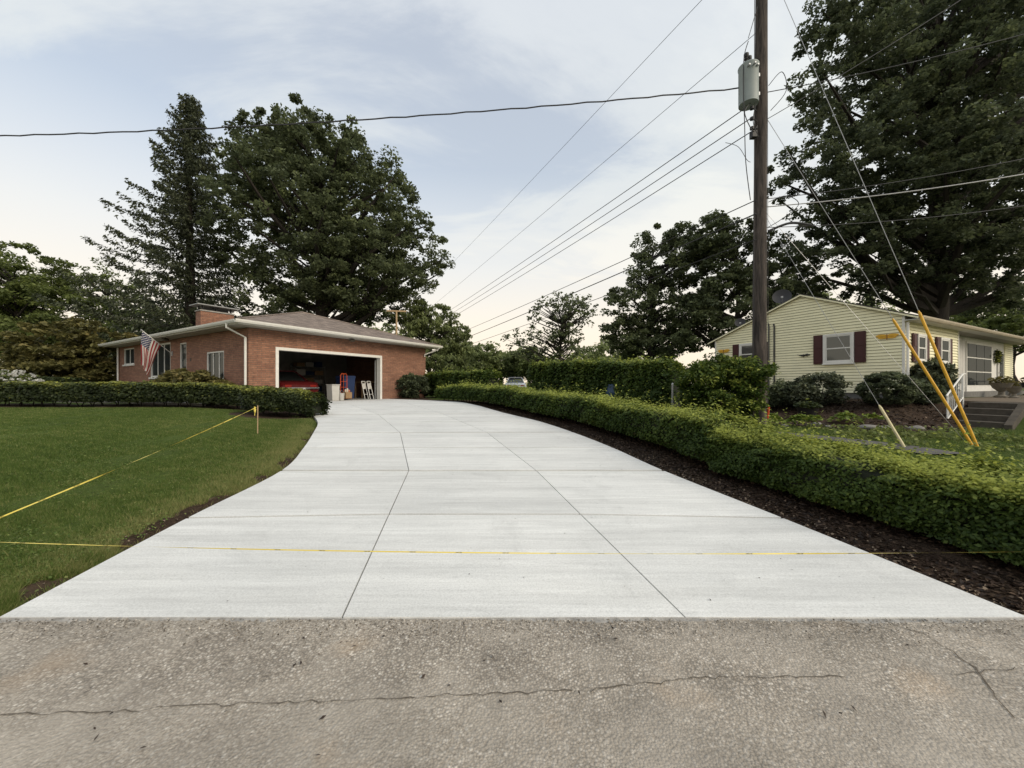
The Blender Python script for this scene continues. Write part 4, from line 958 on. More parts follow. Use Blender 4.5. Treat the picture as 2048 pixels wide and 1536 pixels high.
for k_, (dx, z0_, z1_) in enumerate(((-.42, 8.12, 8.12), (-.3, 7.87, 7.92), (-.18, 7.62, 7.72))):
    wire('power_wire', ('upper', 'middle', 'lower')[k_]+' of three parallel secondary wires running from below the transformer', (PX+dx, PY-.2, z0_), (FPX-.3+k_*.3, FPY, z1_), .25, .016)
for k_, (z0_, z1_, rr) in enumerate(((5.95, 6.0, .017), (5.62, 5.15, .024), (5.0, 4.55, .016))):
    wire('telephone_cable', ('upper', 'thick middle', 'lowest')[k_]+' of three low communication cables running past the tree', (PX-.15, PY-.1, z0_), (FPX, FPY, z1_), .25, rr)
wire('service_cable', 'long twisted black cable crossing the whole sky to the left', (PX-.15, PY-.05, 8.72), (-42, 9.5, 9.0), 1.22, .022, n=130, wavy=.012)
def rwire(name, label, py0, px1, py1, Y1, sag, r, m=None):
    return wire(name, label, (PX+.15, PY, CAM_Z+(HZ-py0)/F*PY), at(px1, py1, Y1), sag, r, m)
rwire('service_cable', 'black cable running right from the transformer into the big tree', 185, 2150, 40, 9.2, .10, .014)
rwire('service_cable', 'upper of two cables slanting up into the big tree crown', 240, 2100, -120, 10.0, .1, .012)
rwire('telephone_cable', 'thin dark cable running right above the pale cable', 398, 2150, 295, 9.3, .12, .012)
rwire('telephone_cable', 'thick pale cable running right across the big tree', 414, 2150, 330, 9.1, .10, .018, wire_g)
rwire('telephone_cable', 'thin low cable running right behind the guy wires', 455, 2150, 395, 10.0, .15, .012)
b = MB()
def loopw(pts, r=.006):
    n_ = len(pts)-1; q_ = []
    for i in range(n_*6+1):
        t_ = i/6; k = min(int(t_), n_-1); f = t_-k; a, b_, c, d = (Vector(pts[max(k-1, 0)]), Vector(pts[k]), Vector(pts[k+1]), Vector(pts[min(k+2, n_)]))
        q_.append(.5*(2*b_+(c-a)*f+(2*a-5*b_+4*c-d)*f*f+(3*b_-a-3*c+d)*f**3)-Vector((0, 0, PZ)))
    b.tube(q_, r, 5)
X0 = 0
loopw([(-.35, -.12, 9.75), (-.5, -.2, 9.3), (-.55, -.25, 8.6), (-.52, -.25, 7.7), (-.46, -.2, 6.8), (-.35, -.2, 5.9)], .010)
loopw([(-.12, -.1, 10.6), (-.25, -.15, 10.2), (-.4, -.2, 9.75)], .008)
loopw([(-.35, -.2, 8.2), (-.55, -.3, 7.9), (-.3, -.2, 7.55), (-.15, -.15, 7.7)], .010)
loopw([(-.2, -.2, 8.3), (-.35, -.3, 7.7), (-.15, -.2, 7.4)], .008)
loopw([(-1.0, -.3, 7.2), (-.7, -.3, 7.1), (-.5, -.3, 6.8), (-.35, -.2, 6.8)], .006)
loopw([(.15, -.1, 8.7), (.4, -.2, 8.95), (.5, -.2, 8.5), (.2, -.1, 8.1)], .008)
loopw([(.15, -.1, 5.9), (.5, -.2, 6.0), (.8, -.2, 5.8), (.4, -.2, 5.45), (.15, -.1, 5.3)], .008)
loopw([(.15, -.1, 5.2), (.6, -.2, 5.35), (1.1, -.2, 5.3)], .03)
loopw([(-.15, -.1, 12.0), (-.7, -.2, 11.2), (-1.1, -.2, 10.9), (-1.5, -.2, 11.1)], .006)
b.build('jumper_loop', wire_m, up, True, fix=False)
# guys, guards
def guy(name, label, zp, anchor, guard_from, gm, gl, glabel, r=.009):
    a = Vector(anchor); p = Vector((PX+.12, PY-.03, zp)); o = wire(name, label, p, a, 0, r, wire_g, 'guy wire', 'guy wires from the pole', 2)
    if gm:
        d = (p-a).normalized(); g_ = empty('guy_guard', a+d*.06, 0, glabel, 'guy guard', 'plastic sleeves on the guy wires')
        b = MB(); b.tube([(0, 0, 0), d*gl], [.024, .024], 10); b.build('sleeve', gm, g_, True)
        b = MB(); b.tube([d*gl*.98, d*(gl+.05)], [.026, .010], 10); b.build('cap', gm, g_, True)
        b = MB(); b.tube([-d*.3, d*.02], [.014, .014], 6); b.build('anchor_rod', steel, g_, True)
def anchor_at(px, py):
    Y = 7.3
    for _ in range(20): x = (px-1024)/F*Y; Y = (CAM_Z-g1(x, Y))*F/(py-HZ)
    return ((px-1024)/F*Y, Y, g1((px-1024)/F*Y, Y)-.02)
an = anchor_at(1957, 897); an2 = anchor_at(1947, 893); an3 = anchor_at(1812, 898)
guy('guy_wire', 'upper steel guy wire from pole top to the yellow sleeve', 11.9, an, 0, yellow_p, 2.72, 'yellow sleeve on the upper guy wire, the right one of the pair')
guy('guy_wire', 'middle steel guy wire from pole to the left yellow sleeve', 8.02, an2, 0, yellow_p, 2.75, 'orange yellow sleeve on guy wire, left one of the crossing pair')
guy('guy_wire', 'thin lower guy wire crossing the yellow siding to the anchors', 5.7, (an2[0]-.03, an2[1]+.03, an2[2]), 0, None, 0, '', .006)
guy('guy_wire', 'thin guy wire reaching the short pale sleeve behind hedge', 5.6, an3, 0, pale_y, .80, 'short pale cream sleeve leaning in the grass behind the hedge', .006)

# T shaped post behind the garage
tp = at(793, 622, 26); o = empty('clothesline_post', (tp.x, tp.y, g1(tp.x, tp.y)), R(8), 'pale wooden T shaped post rising behind the garage roof', 'post')
b = MB(); b.tube([(0, 0, -.2), (0, 0, tp.z-o.location.z)], [.075, .06], 10); b.build('upright', wood_l, o, True)
b = MB(); b.box(-.66, .66, -.05, .05, tp.z-o.location.z-.06, tp.z-o.location.z+.04); b.build('crossarm', wood_l, o)

# ------------------------------------------------------------------ caution tape and stakes
def tapemat():
    m, t, p = mat('caution_tape'); u = N(t, 'ShaderNodeUVMap'); s = N(t, 'ShaderNodeSeparateXYZ'); t.links.new(u.outputs[0], s.inputs[0])
    n = noise(t, u.outputs[0], 3, 3)
    t.links.new(ramp(t, n, [(.3, (.62, .48, .06)), (.7, (.74, .62, .14))]), p.inputs['Base Color']); p.inputs['Roughness'].default_value = .4; return m
tape_m = tapemat(); ink = plain('tape_ink', (.02, .02, .02), .6)
def tape(p0, p1, sag, label, n=120, wd=.032, twist=1.0):
    p0 = Vector(p0); p1 = Vector(p1); vs = []; d = (p1-p0).normalized(); side = d.cross(Vector((0, 0, 1))).normalized(); C = []
    for i in range(n+1):
        t = i/n; p = p0.lerp(p1, t); p.z -= 4*sag*t*(1-t); a = twist*(1.15*math.sin(t*7.3+.6)+.5*math.sin(t*17)); w_ = (Vector((0, 0, 1))*math.cos(a)+side*math.sin(a))*wd*.5
        vs += [p+w_-p0, p-w_-p0]; C.append((p, w_))
    o = mesh_obj('caution_tape', vs, [(2*i, 2*i+1, 2*i+3, 2*i+2) for i in range(n)], tape_m, None, True); o.location = p0
    uvl = o.data.uv_layers.new(name='UVMap'); L = (p1-p0).length
    for lp in o.data.loops: uvl.data[lp.index].uv = ((lp.vertex_index//2)/n*L, lp.vertex_index % 2)
    tag(o, label, 'tape', 'caution tape round the fresh concrete')
    # printed word, block letters laid on both faces of the ribbon
    font = {'C': ['111', '100', '100', '100', '111'], 'A': ['111', '101', '111', '101', '101'], 'U': ['101', '101', '101', '101', '111'], 'T': ['111', '010', '010', '010', '010'],
            'I': ['010', '010', '010', '010', '010'], 'O': ['111', '101', '101', '101', '111'], 'N': ['111', '101', '101', '101', '101']}
    cell = wd*.145; word = 'CAUTION'; vv = []; ff = []; pos = .25
    def pt(s, v):
        t = min(max(s/L, 0), 1)*n; i = min(int(t), n-1); f = t-i; p = C[i][0].lerp(C[i+1][0], f); q = C[i][1].lerp(C[i+1][1], f); return p-p0+q*v, q
    while pos < L-.3:
        for ch_ in word:
            for r_, row in enumerate(font[ch_]):
                for c_, bit in enumerate(row):
                    if bit == '1':
                        for sgn in (1, -1):
                            s0 = pos+c_*cell*1.25; k0 = len(vv); v0 = .72-r_*.29; v1 = v0-.29
                            for (ss, vq) in ((s0, v0), (s0+cell*1.25, v0), (s0+cell*1.25, v1), (s0, v1)):
                                P_, q_ = pt(ss, vq); vv.append(P_+d.cross(q_).normalized()*.0008*sgn)
                            ff.append((k0, k0+1, k0+2, k0+3))
            pos += cell*5.2
        pos += .30
    mesh_obj('lettering', vv, ff, ink, o)
    return o
def stake(x, y, h, label):
    z = g1(x, y); o = empty('wood_stake', (x, y, z), R(random.uniform(-20, 20)), label, 'stake', 'wooden stakes holding the tape')
    b = MB(); b.prism([(-.009, -.14), (.009, -.14), (.009, h), (-.009, h)], 'y', -.007, .007); b.build('stake_shaft', wood_l, o)
    return (x, y, z+h)
s1y = 8.25; s1x = (515.5-1024)/F*s1y; tops = at(515.5, 811, s1y).z
s1 = stake(s1x, s1y, tops-g1(s1x, s1y), 'thin wooden stake with yellow tape at the lawn edge by the bush')
s2 = stake(-4.45, 2.95, .34, 'wooden stake left of the driveway just outside the picture'); s3 = stake(4.25, 2.5, .41, 'wooden stake right of the driveway just outside the picture')
tape((s1[0]-.02, s1[1]-.02, s1[2]-.04), (s2[0], s2[1]+.012, .295), .03, 'yellow caution tape slanting across the lawn from the stake', 90, .014)
tape((s2[0], s2[1]-.02, .27), (s3[0], s3[1]-.02, .395), .06, 'yellow caution tape stretched low across the driveway mouth', 160, .0085, 1.1)
o = mesh_obj('tape_tail', [(-.012, 0, 0), (.012, 0, 0), (.022, .012, -.07), (-.02, -.01, -.07), (.014, -.006, -.15), (-.016, .008, -.15), (.008, 0, -.2), (-.01, 0, -.2)], [(0, 1, 2, 3), (3, 2, 4, 5), (5, 4, 6, 7)], tape_m, None)
o.location = (s1[0]-.045, s1[1]-.03, s1[2]-.02); tag(o, 'loose yellow tape end knotted on the stake by the bush', 'tape')

# ------------------------------------------------------------------ hedges
def hedge(name, label, path, width, height, n, lsize, m, group, z0=.0, top_tint=.75, round_=.22, wob=.05, sprigs=.0, skirt=.12, size_near=None, stems=True, core_m=None):
    """trimmed hedge along a ground path; leaves over a rounded box shell with an added dark core that blocks light"""
    path = [Vector(p) for p in path]; seg = np.array([(b-a).length for a, b in zip(path[:-1], path[1:])]); cum = np.concatenate([[0], np.cumsum(seg)]); L = cum[-1]
    mid = path[len(path)//2]; rootz = g1(mid.x, mid.y); root = empty(name, (mid.x, mid.y, rootz), 0, label, 'hedge', group)
    PA = np.array([tuple(p) for p in path])
    def frame(s):
        x = np.interp(s, cum, PA[:, 0]); y = np.interp(s, cum, PA[:, 1]); e_ = .15
        dx = np.interp(np.minimum(s+e_, L), cum, PA[:, 0])-np.interp(np.maximum(s-e_, 0), cum, PA[:, 0]); dy = np.interp(np.minimum(s+e_, L), cum, PA[:, 1])-np.interp(np.maximum(s-e_, 0), cum, PA[:, 1])
        q = np.hypot(dx, dy); return x, y, dx/q, dy/q
    # leaves crowd where the hedge is near the camera
    ss = np.linspace(0, L, 400); fx, fy, _, _ = frame(ss); wgt = 1/np.maximum(np.hypot(fx, fy), 2.0)**1.1; cdf = np.cumsum(wgt); cdf /= cdf[-1]
    s = np.interp(RNG.uniform(0, 1, n), cdf, ss); x, y, dx, dy = frame(s); dist = np.hypot(x, y)
    dm = max(dist.min(), 2.5); lsz = lsize*(dist/dm)**.55
    # section param: uniform along the outline of a box with rounded top edges
    H = (height(s) if callable(height) else np.full(n, float(height)))
    q_ = RNG.uniform(0, 1, n)*(2*H+width); sideL = q_ < H; sideR = q_ > H+width; topm = ~(sideL | sideR)
    cu = np.where(sideL, -1.0, np.where(sideR, 1.0, (q_-H)/width*2-1)); zf = np.where(sideL, q_/H, np.where(sideR, (q_-H-width)/H, 1.0))
    a = cu*2+zf*3
    depth = np.abs(RNG.normal(0, 1, n))*(.05+.07*(np.sin(s*6.1+a*4)*np.sin(s*2.7-a*5) > .25))
    lump = wob*(np.sin(s*2.1+1)+.7*np.sin(s*5.3+a*2)+.5*np.sin(s*11+a*3)+.5*np.sin(s*17+zf*9+cu*5))
    rr = round_; cornz = np.clip((zf*H-(H-rr))/rr, 0, 1); cornu = np.clip((np.abs(cu)*width/2-(width/2-rr))/rr, 0, 1)
    pull = np.maximum(np.hypot(cornz, cornu), 1e-6); kk = np.where(pull > 1, 1/pull, 1)
    um = np.where(np.abs(cu)*width/2 > width/2-rr, width/2-rr+rr*cornu*kk, np.abs(cu)*width/2); zm_ = np.where(zf*H > H-rr, H-rr+rr*cornz*kk, zf*H)
    under = np.where(zf < .25, (zf-.25)*.35*width, 0)
    u = np.sign(cu)*(um+lump*.6-depth*(~topm)+under); zz = skirt+zm_*(H-skirt)/H+lump*.5*(zf > .7)-depth*topm
    cw = np.where(topm, 1.0, zf*1.4-.7)
    endk = np.minimum(s, L-s); taper = sstep((endk+.05)/.35)*.25+.75; u = u*taper; zz = skirt+(zz-skirt)*np.where(zz > .5*H, taper, 1)
    spr = (RNG.uniform(0, 1, n) < sprigs) & (cw > .6); zz = zz+np.where(spr, RNG.exponential(.035, n)*(1+1.6*(np.sin(s*23)*np.sin(s*9.7) > .5)), 0)
    px_ = x-dy*u; py_ = y+dx*u; pz = gz(px_, py_)*.3+gz(x, y)*.7+zz
    # ragged ends
    px_ = px_+dx*RNG.normal(0, .05, n); py_ = py_+dy*RNG.normal(0, .05, n)
    out_ = np.stack([-dy*cu, dx*cu, np.maximum(cw, 0)*1.2+.3], 1)
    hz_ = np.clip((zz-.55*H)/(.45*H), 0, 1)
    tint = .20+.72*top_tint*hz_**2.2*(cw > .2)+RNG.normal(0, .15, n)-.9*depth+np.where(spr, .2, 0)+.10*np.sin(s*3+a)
    P = np.stack([px_, py_, pz], 1)-np.array([mid.x, mid.y, rootz])
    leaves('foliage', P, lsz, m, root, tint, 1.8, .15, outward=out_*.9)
    # added dark inner hull, keeps light from passing through the leaf shell
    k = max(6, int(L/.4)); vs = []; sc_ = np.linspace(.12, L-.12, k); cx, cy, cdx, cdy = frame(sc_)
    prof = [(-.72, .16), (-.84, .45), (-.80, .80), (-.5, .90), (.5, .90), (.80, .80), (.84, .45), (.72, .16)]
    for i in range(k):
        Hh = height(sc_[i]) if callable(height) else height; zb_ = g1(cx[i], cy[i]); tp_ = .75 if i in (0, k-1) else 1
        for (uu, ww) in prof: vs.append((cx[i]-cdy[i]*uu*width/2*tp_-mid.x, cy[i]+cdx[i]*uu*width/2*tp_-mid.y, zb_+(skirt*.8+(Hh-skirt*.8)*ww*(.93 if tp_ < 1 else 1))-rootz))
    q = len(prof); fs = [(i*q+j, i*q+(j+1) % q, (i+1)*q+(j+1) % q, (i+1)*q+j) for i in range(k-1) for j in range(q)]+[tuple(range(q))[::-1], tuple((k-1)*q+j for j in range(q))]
    mesh_obj('light_block_core', vs, fs, core_m or dark_void, root)
    if stems:
        b = MB()
        for sv in np.arange(.3, L, .42):
            x_, y_, _, _ = frame(np.array([sv])); x_ = float(x_[0]); y_ = float(y_[0]); zb_ = g1(x_, y_)
            for _ in range(2):
                b.tube([(x_-mid.x+random.uniform(-.05, .05), y_-mid.y+random.uniform(-.05, .05), zb_-rootz-.05), (x_-mid.x+random.uniform(-.2, .2), y_-mid.y+random.uniform(-.2, .2), zb_-rootz+.38)], [.018, .010], 5)
        b.build('stems', bark, root, True)['kind'] = 'stuff'
    return root
def offset_edge(s0, s1, off, n=22):
    out_ = []
    for s in np.linspace(s0, s1, n):
        p = Vector(cr(RE, s)); q = Vector(cr(RE, min(s+.05, NS))); d = (q-p).normalized(); nrm = Vector((d.y, -d.x)); k = off(s) if callable(off) else off
        out_.append((p.x+nrm.x*k, p.y+nrm.y*k))
    return out_
nearp = [(4.60, 2.62), (4.26, 3.25), (3.91, 3.95), (3.63, 4.7), (3.45, 5.3), (3.36, 5.75)]
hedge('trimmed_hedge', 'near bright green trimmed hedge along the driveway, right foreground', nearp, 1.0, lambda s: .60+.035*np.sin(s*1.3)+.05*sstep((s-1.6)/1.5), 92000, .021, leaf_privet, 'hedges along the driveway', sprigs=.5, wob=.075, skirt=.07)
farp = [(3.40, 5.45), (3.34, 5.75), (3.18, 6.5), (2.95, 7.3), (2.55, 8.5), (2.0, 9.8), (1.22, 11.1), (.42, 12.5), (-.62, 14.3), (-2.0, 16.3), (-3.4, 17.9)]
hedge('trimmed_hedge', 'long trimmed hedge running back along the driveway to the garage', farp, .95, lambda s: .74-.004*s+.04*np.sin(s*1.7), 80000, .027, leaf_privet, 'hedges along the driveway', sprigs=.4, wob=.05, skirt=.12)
leftp = [(-19.5, 12.55), (-15, 12.5), (-11.5, 12.45), (-8.2, 12.35)]
hedge('yew_hedge', 'long low dark hedge behind the lawn in front of brick house', leftp, .95, .80, 46000, .05, leaf_yew, 'yew hedges by the lawn', top_tint=.75, wob=.035, skirt=.17)
hedge('yew_hedge', 'dark overhanging yew bush at the driveway end of the hedge', [(-8.0, 11.55), (-7.3, 11.4), (-6.5, 11.3), (-5.85, 11.25)], 1.15, .80, 17000, .05, leaf_yew, 'yew hedges by the lawn', top_tint=.75, wob=.06, skirt=.17)
tallp = [(5.0, 11.0), (3.6, 12.6), (2.2, 14.2), (1.05, 15.5)]
hedge('tall_hedge', 'tall square hedge behind the driveway hedge, near section', tallp, 1.3, lambda s: 1.68-.01*s, 36000, .055, leaf_privet, 'tall hedges behind the driveway', top_tint=.5, wob=.07, sprigs=.3, skirt=.1)
tallp2 = [(-.85, 18.6), (-2.0, 19.6), (-3.7, 21.2), (-5.0, 22.5)]
hedge('tall_hedge', 'tall hedge behind the driveway hedge, far section by the garage', tallp2, 1.3, 1.42, 22000, .07, leaf_privet, 'tall hedges behind the driveway', top_tint=.4, wob=.07, sprigs=.3, skirt=.1)
hedge('yew_hedge', 'far low hedge beside the left end of the brick house', [(-27, 19.5), (-22.4, 19.2)], .9, .95, 7000, .08, leaf_yew, 'yew hedges by the lawn', top_tint=.3, stems=False)

# ------------------------------------------------------------------ shrubs
def shrub(name, label, base, lobes, n, lsize, m, group=None, tint0=.4, cat='shrub', flowers=0, clumps=60, cr_=.18, elong=1.7, up=.5, stems=6, shell=.6):
    root = empty(name, base, 0, label, cat, group); b = Vector(base)
    C = in_lobes(lobes, clumps, shell); C = C[C[:, 2] > .05]; P, k = blob(C, cr_*RNG.uniform(.7, 1.3, len(C)), n, .7); ok = P[:, 2] > .01; P = P[ok]; k = k[ok]
    ct = RNG.normal(0, .13, len(C)); zt = P[:, 2].max()
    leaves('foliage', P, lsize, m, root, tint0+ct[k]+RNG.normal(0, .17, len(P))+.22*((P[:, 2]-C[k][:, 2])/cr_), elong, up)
    if flowers:
        C2 = in_lobes(lobes, flowers, .97); C2 = C2[(C2[:, 2] > .25*zt)]; P, _ = blob(C2, .06, flowers*14, .8); leaves('flowers', P, .05, petal, root, None, 1.1, .5)
    mb = MB()
    for _ in range(stems):
        c = C[RNG.integers(len(C))]; mb.tube([(random.uniform(-.06, .06), random.uniform(-.06, .06), -.08), (c[0]*.45, c[1]*.45, c[2]*.5), tuple(c)], [.022, .014, .006], 5, False)
    if stems: mb.build('stems', bark, root, True)['kind'] = 'stuff'
    return root
def sb(px, py, Y):   # shrub base from picture position and depth
    x = (px-1024)/F*Y; return (x, Y, g1(x, Y))
def ell(rx, ry, rz, cx=0, cy=0, cz=None): return (cx, cy, rz*.9 if cz is None else cz, rx, ry, rz)
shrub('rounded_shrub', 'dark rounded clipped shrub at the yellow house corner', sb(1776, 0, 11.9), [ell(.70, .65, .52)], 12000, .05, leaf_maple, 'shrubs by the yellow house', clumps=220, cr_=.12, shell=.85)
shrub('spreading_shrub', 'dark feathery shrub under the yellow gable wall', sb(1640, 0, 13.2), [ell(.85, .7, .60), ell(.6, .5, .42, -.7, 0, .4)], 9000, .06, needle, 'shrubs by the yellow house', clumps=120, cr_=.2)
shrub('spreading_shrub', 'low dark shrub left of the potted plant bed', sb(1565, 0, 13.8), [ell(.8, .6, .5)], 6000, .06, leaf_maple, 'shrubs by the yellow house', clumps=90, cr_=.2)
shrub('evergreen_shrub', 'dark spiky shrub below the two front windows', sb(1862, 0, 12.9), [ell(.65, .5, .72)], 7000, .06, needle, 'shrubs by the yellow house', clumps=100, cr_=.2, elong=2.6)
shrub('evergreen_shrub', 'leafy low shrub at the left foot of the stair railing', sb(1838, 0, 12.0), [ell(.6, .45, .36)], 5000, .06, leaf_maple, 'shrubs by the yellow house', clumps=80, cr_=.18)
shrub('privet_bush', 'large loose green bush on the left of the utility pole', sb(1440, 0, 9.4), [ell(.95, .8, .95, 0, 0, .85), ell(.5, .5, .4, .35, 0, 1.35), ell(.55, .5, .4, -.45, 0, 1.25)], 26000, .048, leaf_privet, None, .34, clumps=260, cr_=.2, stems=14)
shrub('privet_bush', 'loose leggy green sapling growing against the utility pole', sb(1502, 0, 8.75), [ell(.28, .28, .75, 0, 0, .95), ell(.35, .3, .3, .1, 0, 1.45)], 3800, .05, leaf_privet, None, .3, clumps=90, cr_=.15, stems=10)
shrub('garage_bush', 'dark round bush at the right end of the garage wall', sb(826, 0, 20.4), [ell(.85, .7, .70)], 8000, .075, leaf_maple, None, .4, clumps=110, cr_=.2)
for k_, (px_, Y_, sx) in enumerate(((352, 14.9, .75), (396, 14.35, .8), (440, 13.55, .5))):
    shrub('rhododendron', ('leafy rhododendron below the picture window', 'large leafy rhododendron under the brick house window', 'small low rhododendron near the brick corner downspout')[k_],
          sb(px_, 0, Y_), [ell(sx*1.1, sx*.8, .62*(1 if k_ < 2 else .7))], 3600, .085, leaf_rust, 'rhododendrons along the brick wall', .42, clumps=90, cr_=.18, elong=2.4)
shrub('flowering_shrub', 'small shrub with white flowers near the brick house entrance', sb(322, 0, 15.6), [ell(.75, .5, .42)], 2200, .07, leaf_mid, 'white flowering shrubs', .45, flowers=35, clumps=70)
shrub('flowering_shrub', 'white blossoming azalea behind the hedge at far left', sb(22, 0, 14.6), [ell(.9, .7, .62), ell(.6, .5, .45, .75, 0, .4)], 3200, .07, leaf_mid, 'white flowering shrubs', .4, flowers=240, clumps=80)
for k_, (px_, py_, Y_) in enumerate(((1542, 793, 10.8), (1602, 812, 10.6), (1692, 806, 10.9), (1628, 825, 10.2), (1745, 820, 10.4))):
    b_ = sb(px_, 0, Y_); o = empty('hosta', b_, 0, ('bright hosta clump near the utility pole', 'yellow green hosta in the mulch bed below the pot', 'yellow green hosta beside the round rock', 'small hosta at the lower mulch edge', 'small hosta by the flat pale rock')[k_], 'plant', 'hostas in the mulch bed')
    n_ = 190 if k_ < 3 else 60; a = RNG.uniform(0, 6.28, n_); r_ = RNG.uniform(.03, .40 if k_ < 3 else .22, n_); P = np.stack([r_*np.cos(a), r_*np.sin(a), .06+.26*(1-(r_/.42)**2)+RNG.normal(0, .02, n_)], 1)
    leaves('hosta_leaves', P, .085, leaf_hosta, o, RNG.uniform(.2, 1, n_), 1.7, 1.2, axis=np.stack([np.cos(a), np.sin(a), -r_], 1))
o = empty('flower_pot', sb(1615, 0, 12.0), 0, 'dark pot with drooping plant in the mulch bed', 'planter')
b = MB(); b.lathe([(.16, 0), (.24, .2), (.30, .38), (.32, .40), (.27, .40)], (0, 0, 0), 18); b.build('pot', black, o, True)
P, _ = blob([(0, 0, .45)], .36, 900, .4); leaves('plant', P, .06, leaf_yew, o, RNG.uniform(.1, .6, 900))
for k_, (px_, Y_, sx, lab) in enumerate(((1632, 11.0, .16, 'round grey rock between the hostas'), (1735, 10.1, .26, 'flat pale rock in the mulch bed'), (1700, 10.3, .13, 'small pale rock beside the flat rock'), (1768, 9.9, .20, 'tan rock behind the pale sleeve'),
                                     (1655, 10.5, .10, 'small dark rock in the middle of the mulch'), (1832, 9.9, .17, 'grey rock near the foot of the steps'), (1568, 10.6, .14, 'grey rock beside the hosta near the pole'))):
    bm = bmesh.new(); bmesh.ops.create_icosphere(bm, subdivisions=3, radius=1)
    ph = random.uniform(0, 9)
    for v in bm.verts: c = v.co; v.co = c*(1+.16*math.sin(c.x*3+ph)+.12*math.sin(c.y*4.2+ph*2)+.07*math.sin(c.z*7+c.x*5)); v.co.z *= .55 if k_ != 1 else .35; v.co.x *= 1.2
    me = bpy.data.meshes.new('rock'); bm.to_mesh(me); bm.free(); smooth_mesh(me); me.materials.append(stone_m); o = bpy.data.objects.new('rock', me); COL.objects.link(o)
    sx *= .8; o.scale = (sx,)*3; o.location = Vector(sb(px_, 0, Y_))+Vector((0, 0, sx*.2)); o.rotation_euler = (0, 0, ph); tag(o, lab, 'rock', 'rocks in the mulch bed')

# ------------------------------------------------------------------ trees
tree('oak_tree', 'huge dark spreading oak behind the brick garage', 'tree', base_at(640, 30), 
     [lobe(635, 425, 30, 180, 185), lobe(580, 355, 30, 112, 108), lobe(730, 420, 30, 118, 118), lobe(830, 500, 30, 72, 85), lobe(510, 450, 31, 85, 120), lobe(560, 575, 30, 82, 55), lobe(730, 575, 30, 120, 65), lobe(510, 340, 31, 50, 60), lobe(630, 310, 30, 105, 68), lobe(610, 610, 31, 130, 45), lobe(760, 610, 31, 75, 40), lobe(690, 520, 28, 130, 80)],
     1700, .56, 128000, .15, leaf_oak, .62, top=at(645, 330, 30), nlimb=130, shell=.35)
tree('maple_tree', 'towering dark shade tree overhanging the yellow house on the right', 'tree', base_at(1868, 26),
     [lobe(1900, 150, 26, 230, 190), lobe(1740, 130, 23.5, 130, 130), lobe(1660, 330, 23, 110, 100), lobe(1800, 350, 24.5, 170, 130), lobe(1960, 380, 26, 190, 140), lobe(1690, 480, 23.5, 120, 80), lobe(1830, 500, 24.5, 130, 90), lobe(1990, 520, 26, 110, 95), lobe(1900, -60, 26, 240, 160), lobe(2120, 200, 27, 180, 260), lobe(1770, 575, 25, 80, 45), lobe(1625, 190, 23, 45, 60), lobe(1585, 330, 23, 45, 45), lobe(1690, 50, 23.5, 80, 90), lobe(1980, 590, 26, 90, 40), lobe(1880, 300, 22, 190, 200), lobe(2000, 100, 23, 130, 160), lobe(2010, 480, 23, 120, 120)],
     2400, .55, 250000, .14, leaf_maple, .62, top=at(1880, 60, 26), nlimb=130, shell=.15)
tree('shade_tree', 'rounded dark tree left of the utility pole above the tall hedge', 'tree', base_at(1300, 29),
     [lobe(1330, 520, 29, 70, 75), lobe(1270, 610, 29, 60, 60), lobe(1360, 620, 29, 80, 70), lobe(1250, 670, 29, 45, 45), lobe(1390, 500, 30, 60, 60), lobe(1320, 690, 29, 100, 30)], 520, .48, 42000, .14, leaf_oak, .3, nlimb=60, shell=.4)
tree('shade_tree', 'dense green tree standing right behind the utility pole', 'tree', base_at(1470, 27),
     [lobe(1460, 520, 27, 80, 75), lobe(1480, 620, 26, 95, 80), lobe(1560, 560, 27, 70, 70), lobe(1400, 640, 27, 60, 60), lobe(1600, 600, 28, 60, 50), lobe(1430, 470, 27, 45, 40), lobe(1520, 690, 27, 80, 30)], 560, .48, 46000, .14, leaf_oak, .3, nlimb=60, shell=.4)
tree('birch_tree', 'sparse many-stemmed tree with thin foliage beyond the hedge', 'tree', base_at(1115, 25),
     [lobe(1120, 640, 25, 65, 55), lobe(1150, 620, 25, 45, 40), lobe(1050, 690, 25, 45, 40), lobe(1110, 690, 25, 60, 40)], 230, .34, 4200, .12, leaf_oak, .12, nlimb=130, shell=.3, top=at(1125, 640, 25))
tree('poplar_tree', 'pale green upright tree behind the garage roof', 'tree', base_at(862, 31),
     [lobe(830, 650, 31, 45, 65), lobe(870, 650, 31, 45, 65), lobe(900, 680, 31, 40, 60), lobe(850, 720, 31, 85, 55), lobe(930, 730, 31, 30, 40)], 420, .38, 24000, .12, leaf_pop, .2, nlimb=70, shell=.2, elong=2.2, up=.1, axis=(0, 0, 1), tb=.2)
tree('yard_tree', 'broad green tree at the far left edge', 'tree', base_at(30, 34),
     [lobe(20, 560, 34, 90, 75), lobe(80, 620, 34, 80, 60), lobe(-60, 600, 34, 110, 110), lobe(40, 690, 33, 110, 60), lobe(130, 660, 34, 60, 50)], 620, .65, 44000, .17, leaf_mid, .42, nlimb=50, shell=.4)
tree('yard_tree', 'light airy tree behind the spruce lower branches', 'tree', base_at(215, 38),
     [lobe(200, 590, 38, 75, 70), lobe(260, 630, 38, 80, 60), lobe(160, 560, 38, 40, 40), lobe(300, 670, 37, 70, 40), lobe(220, 690, 37, 80, 40)], 420, .55, 20000, .16, leaf_mid, .3, nlimb=70, shell=.3)
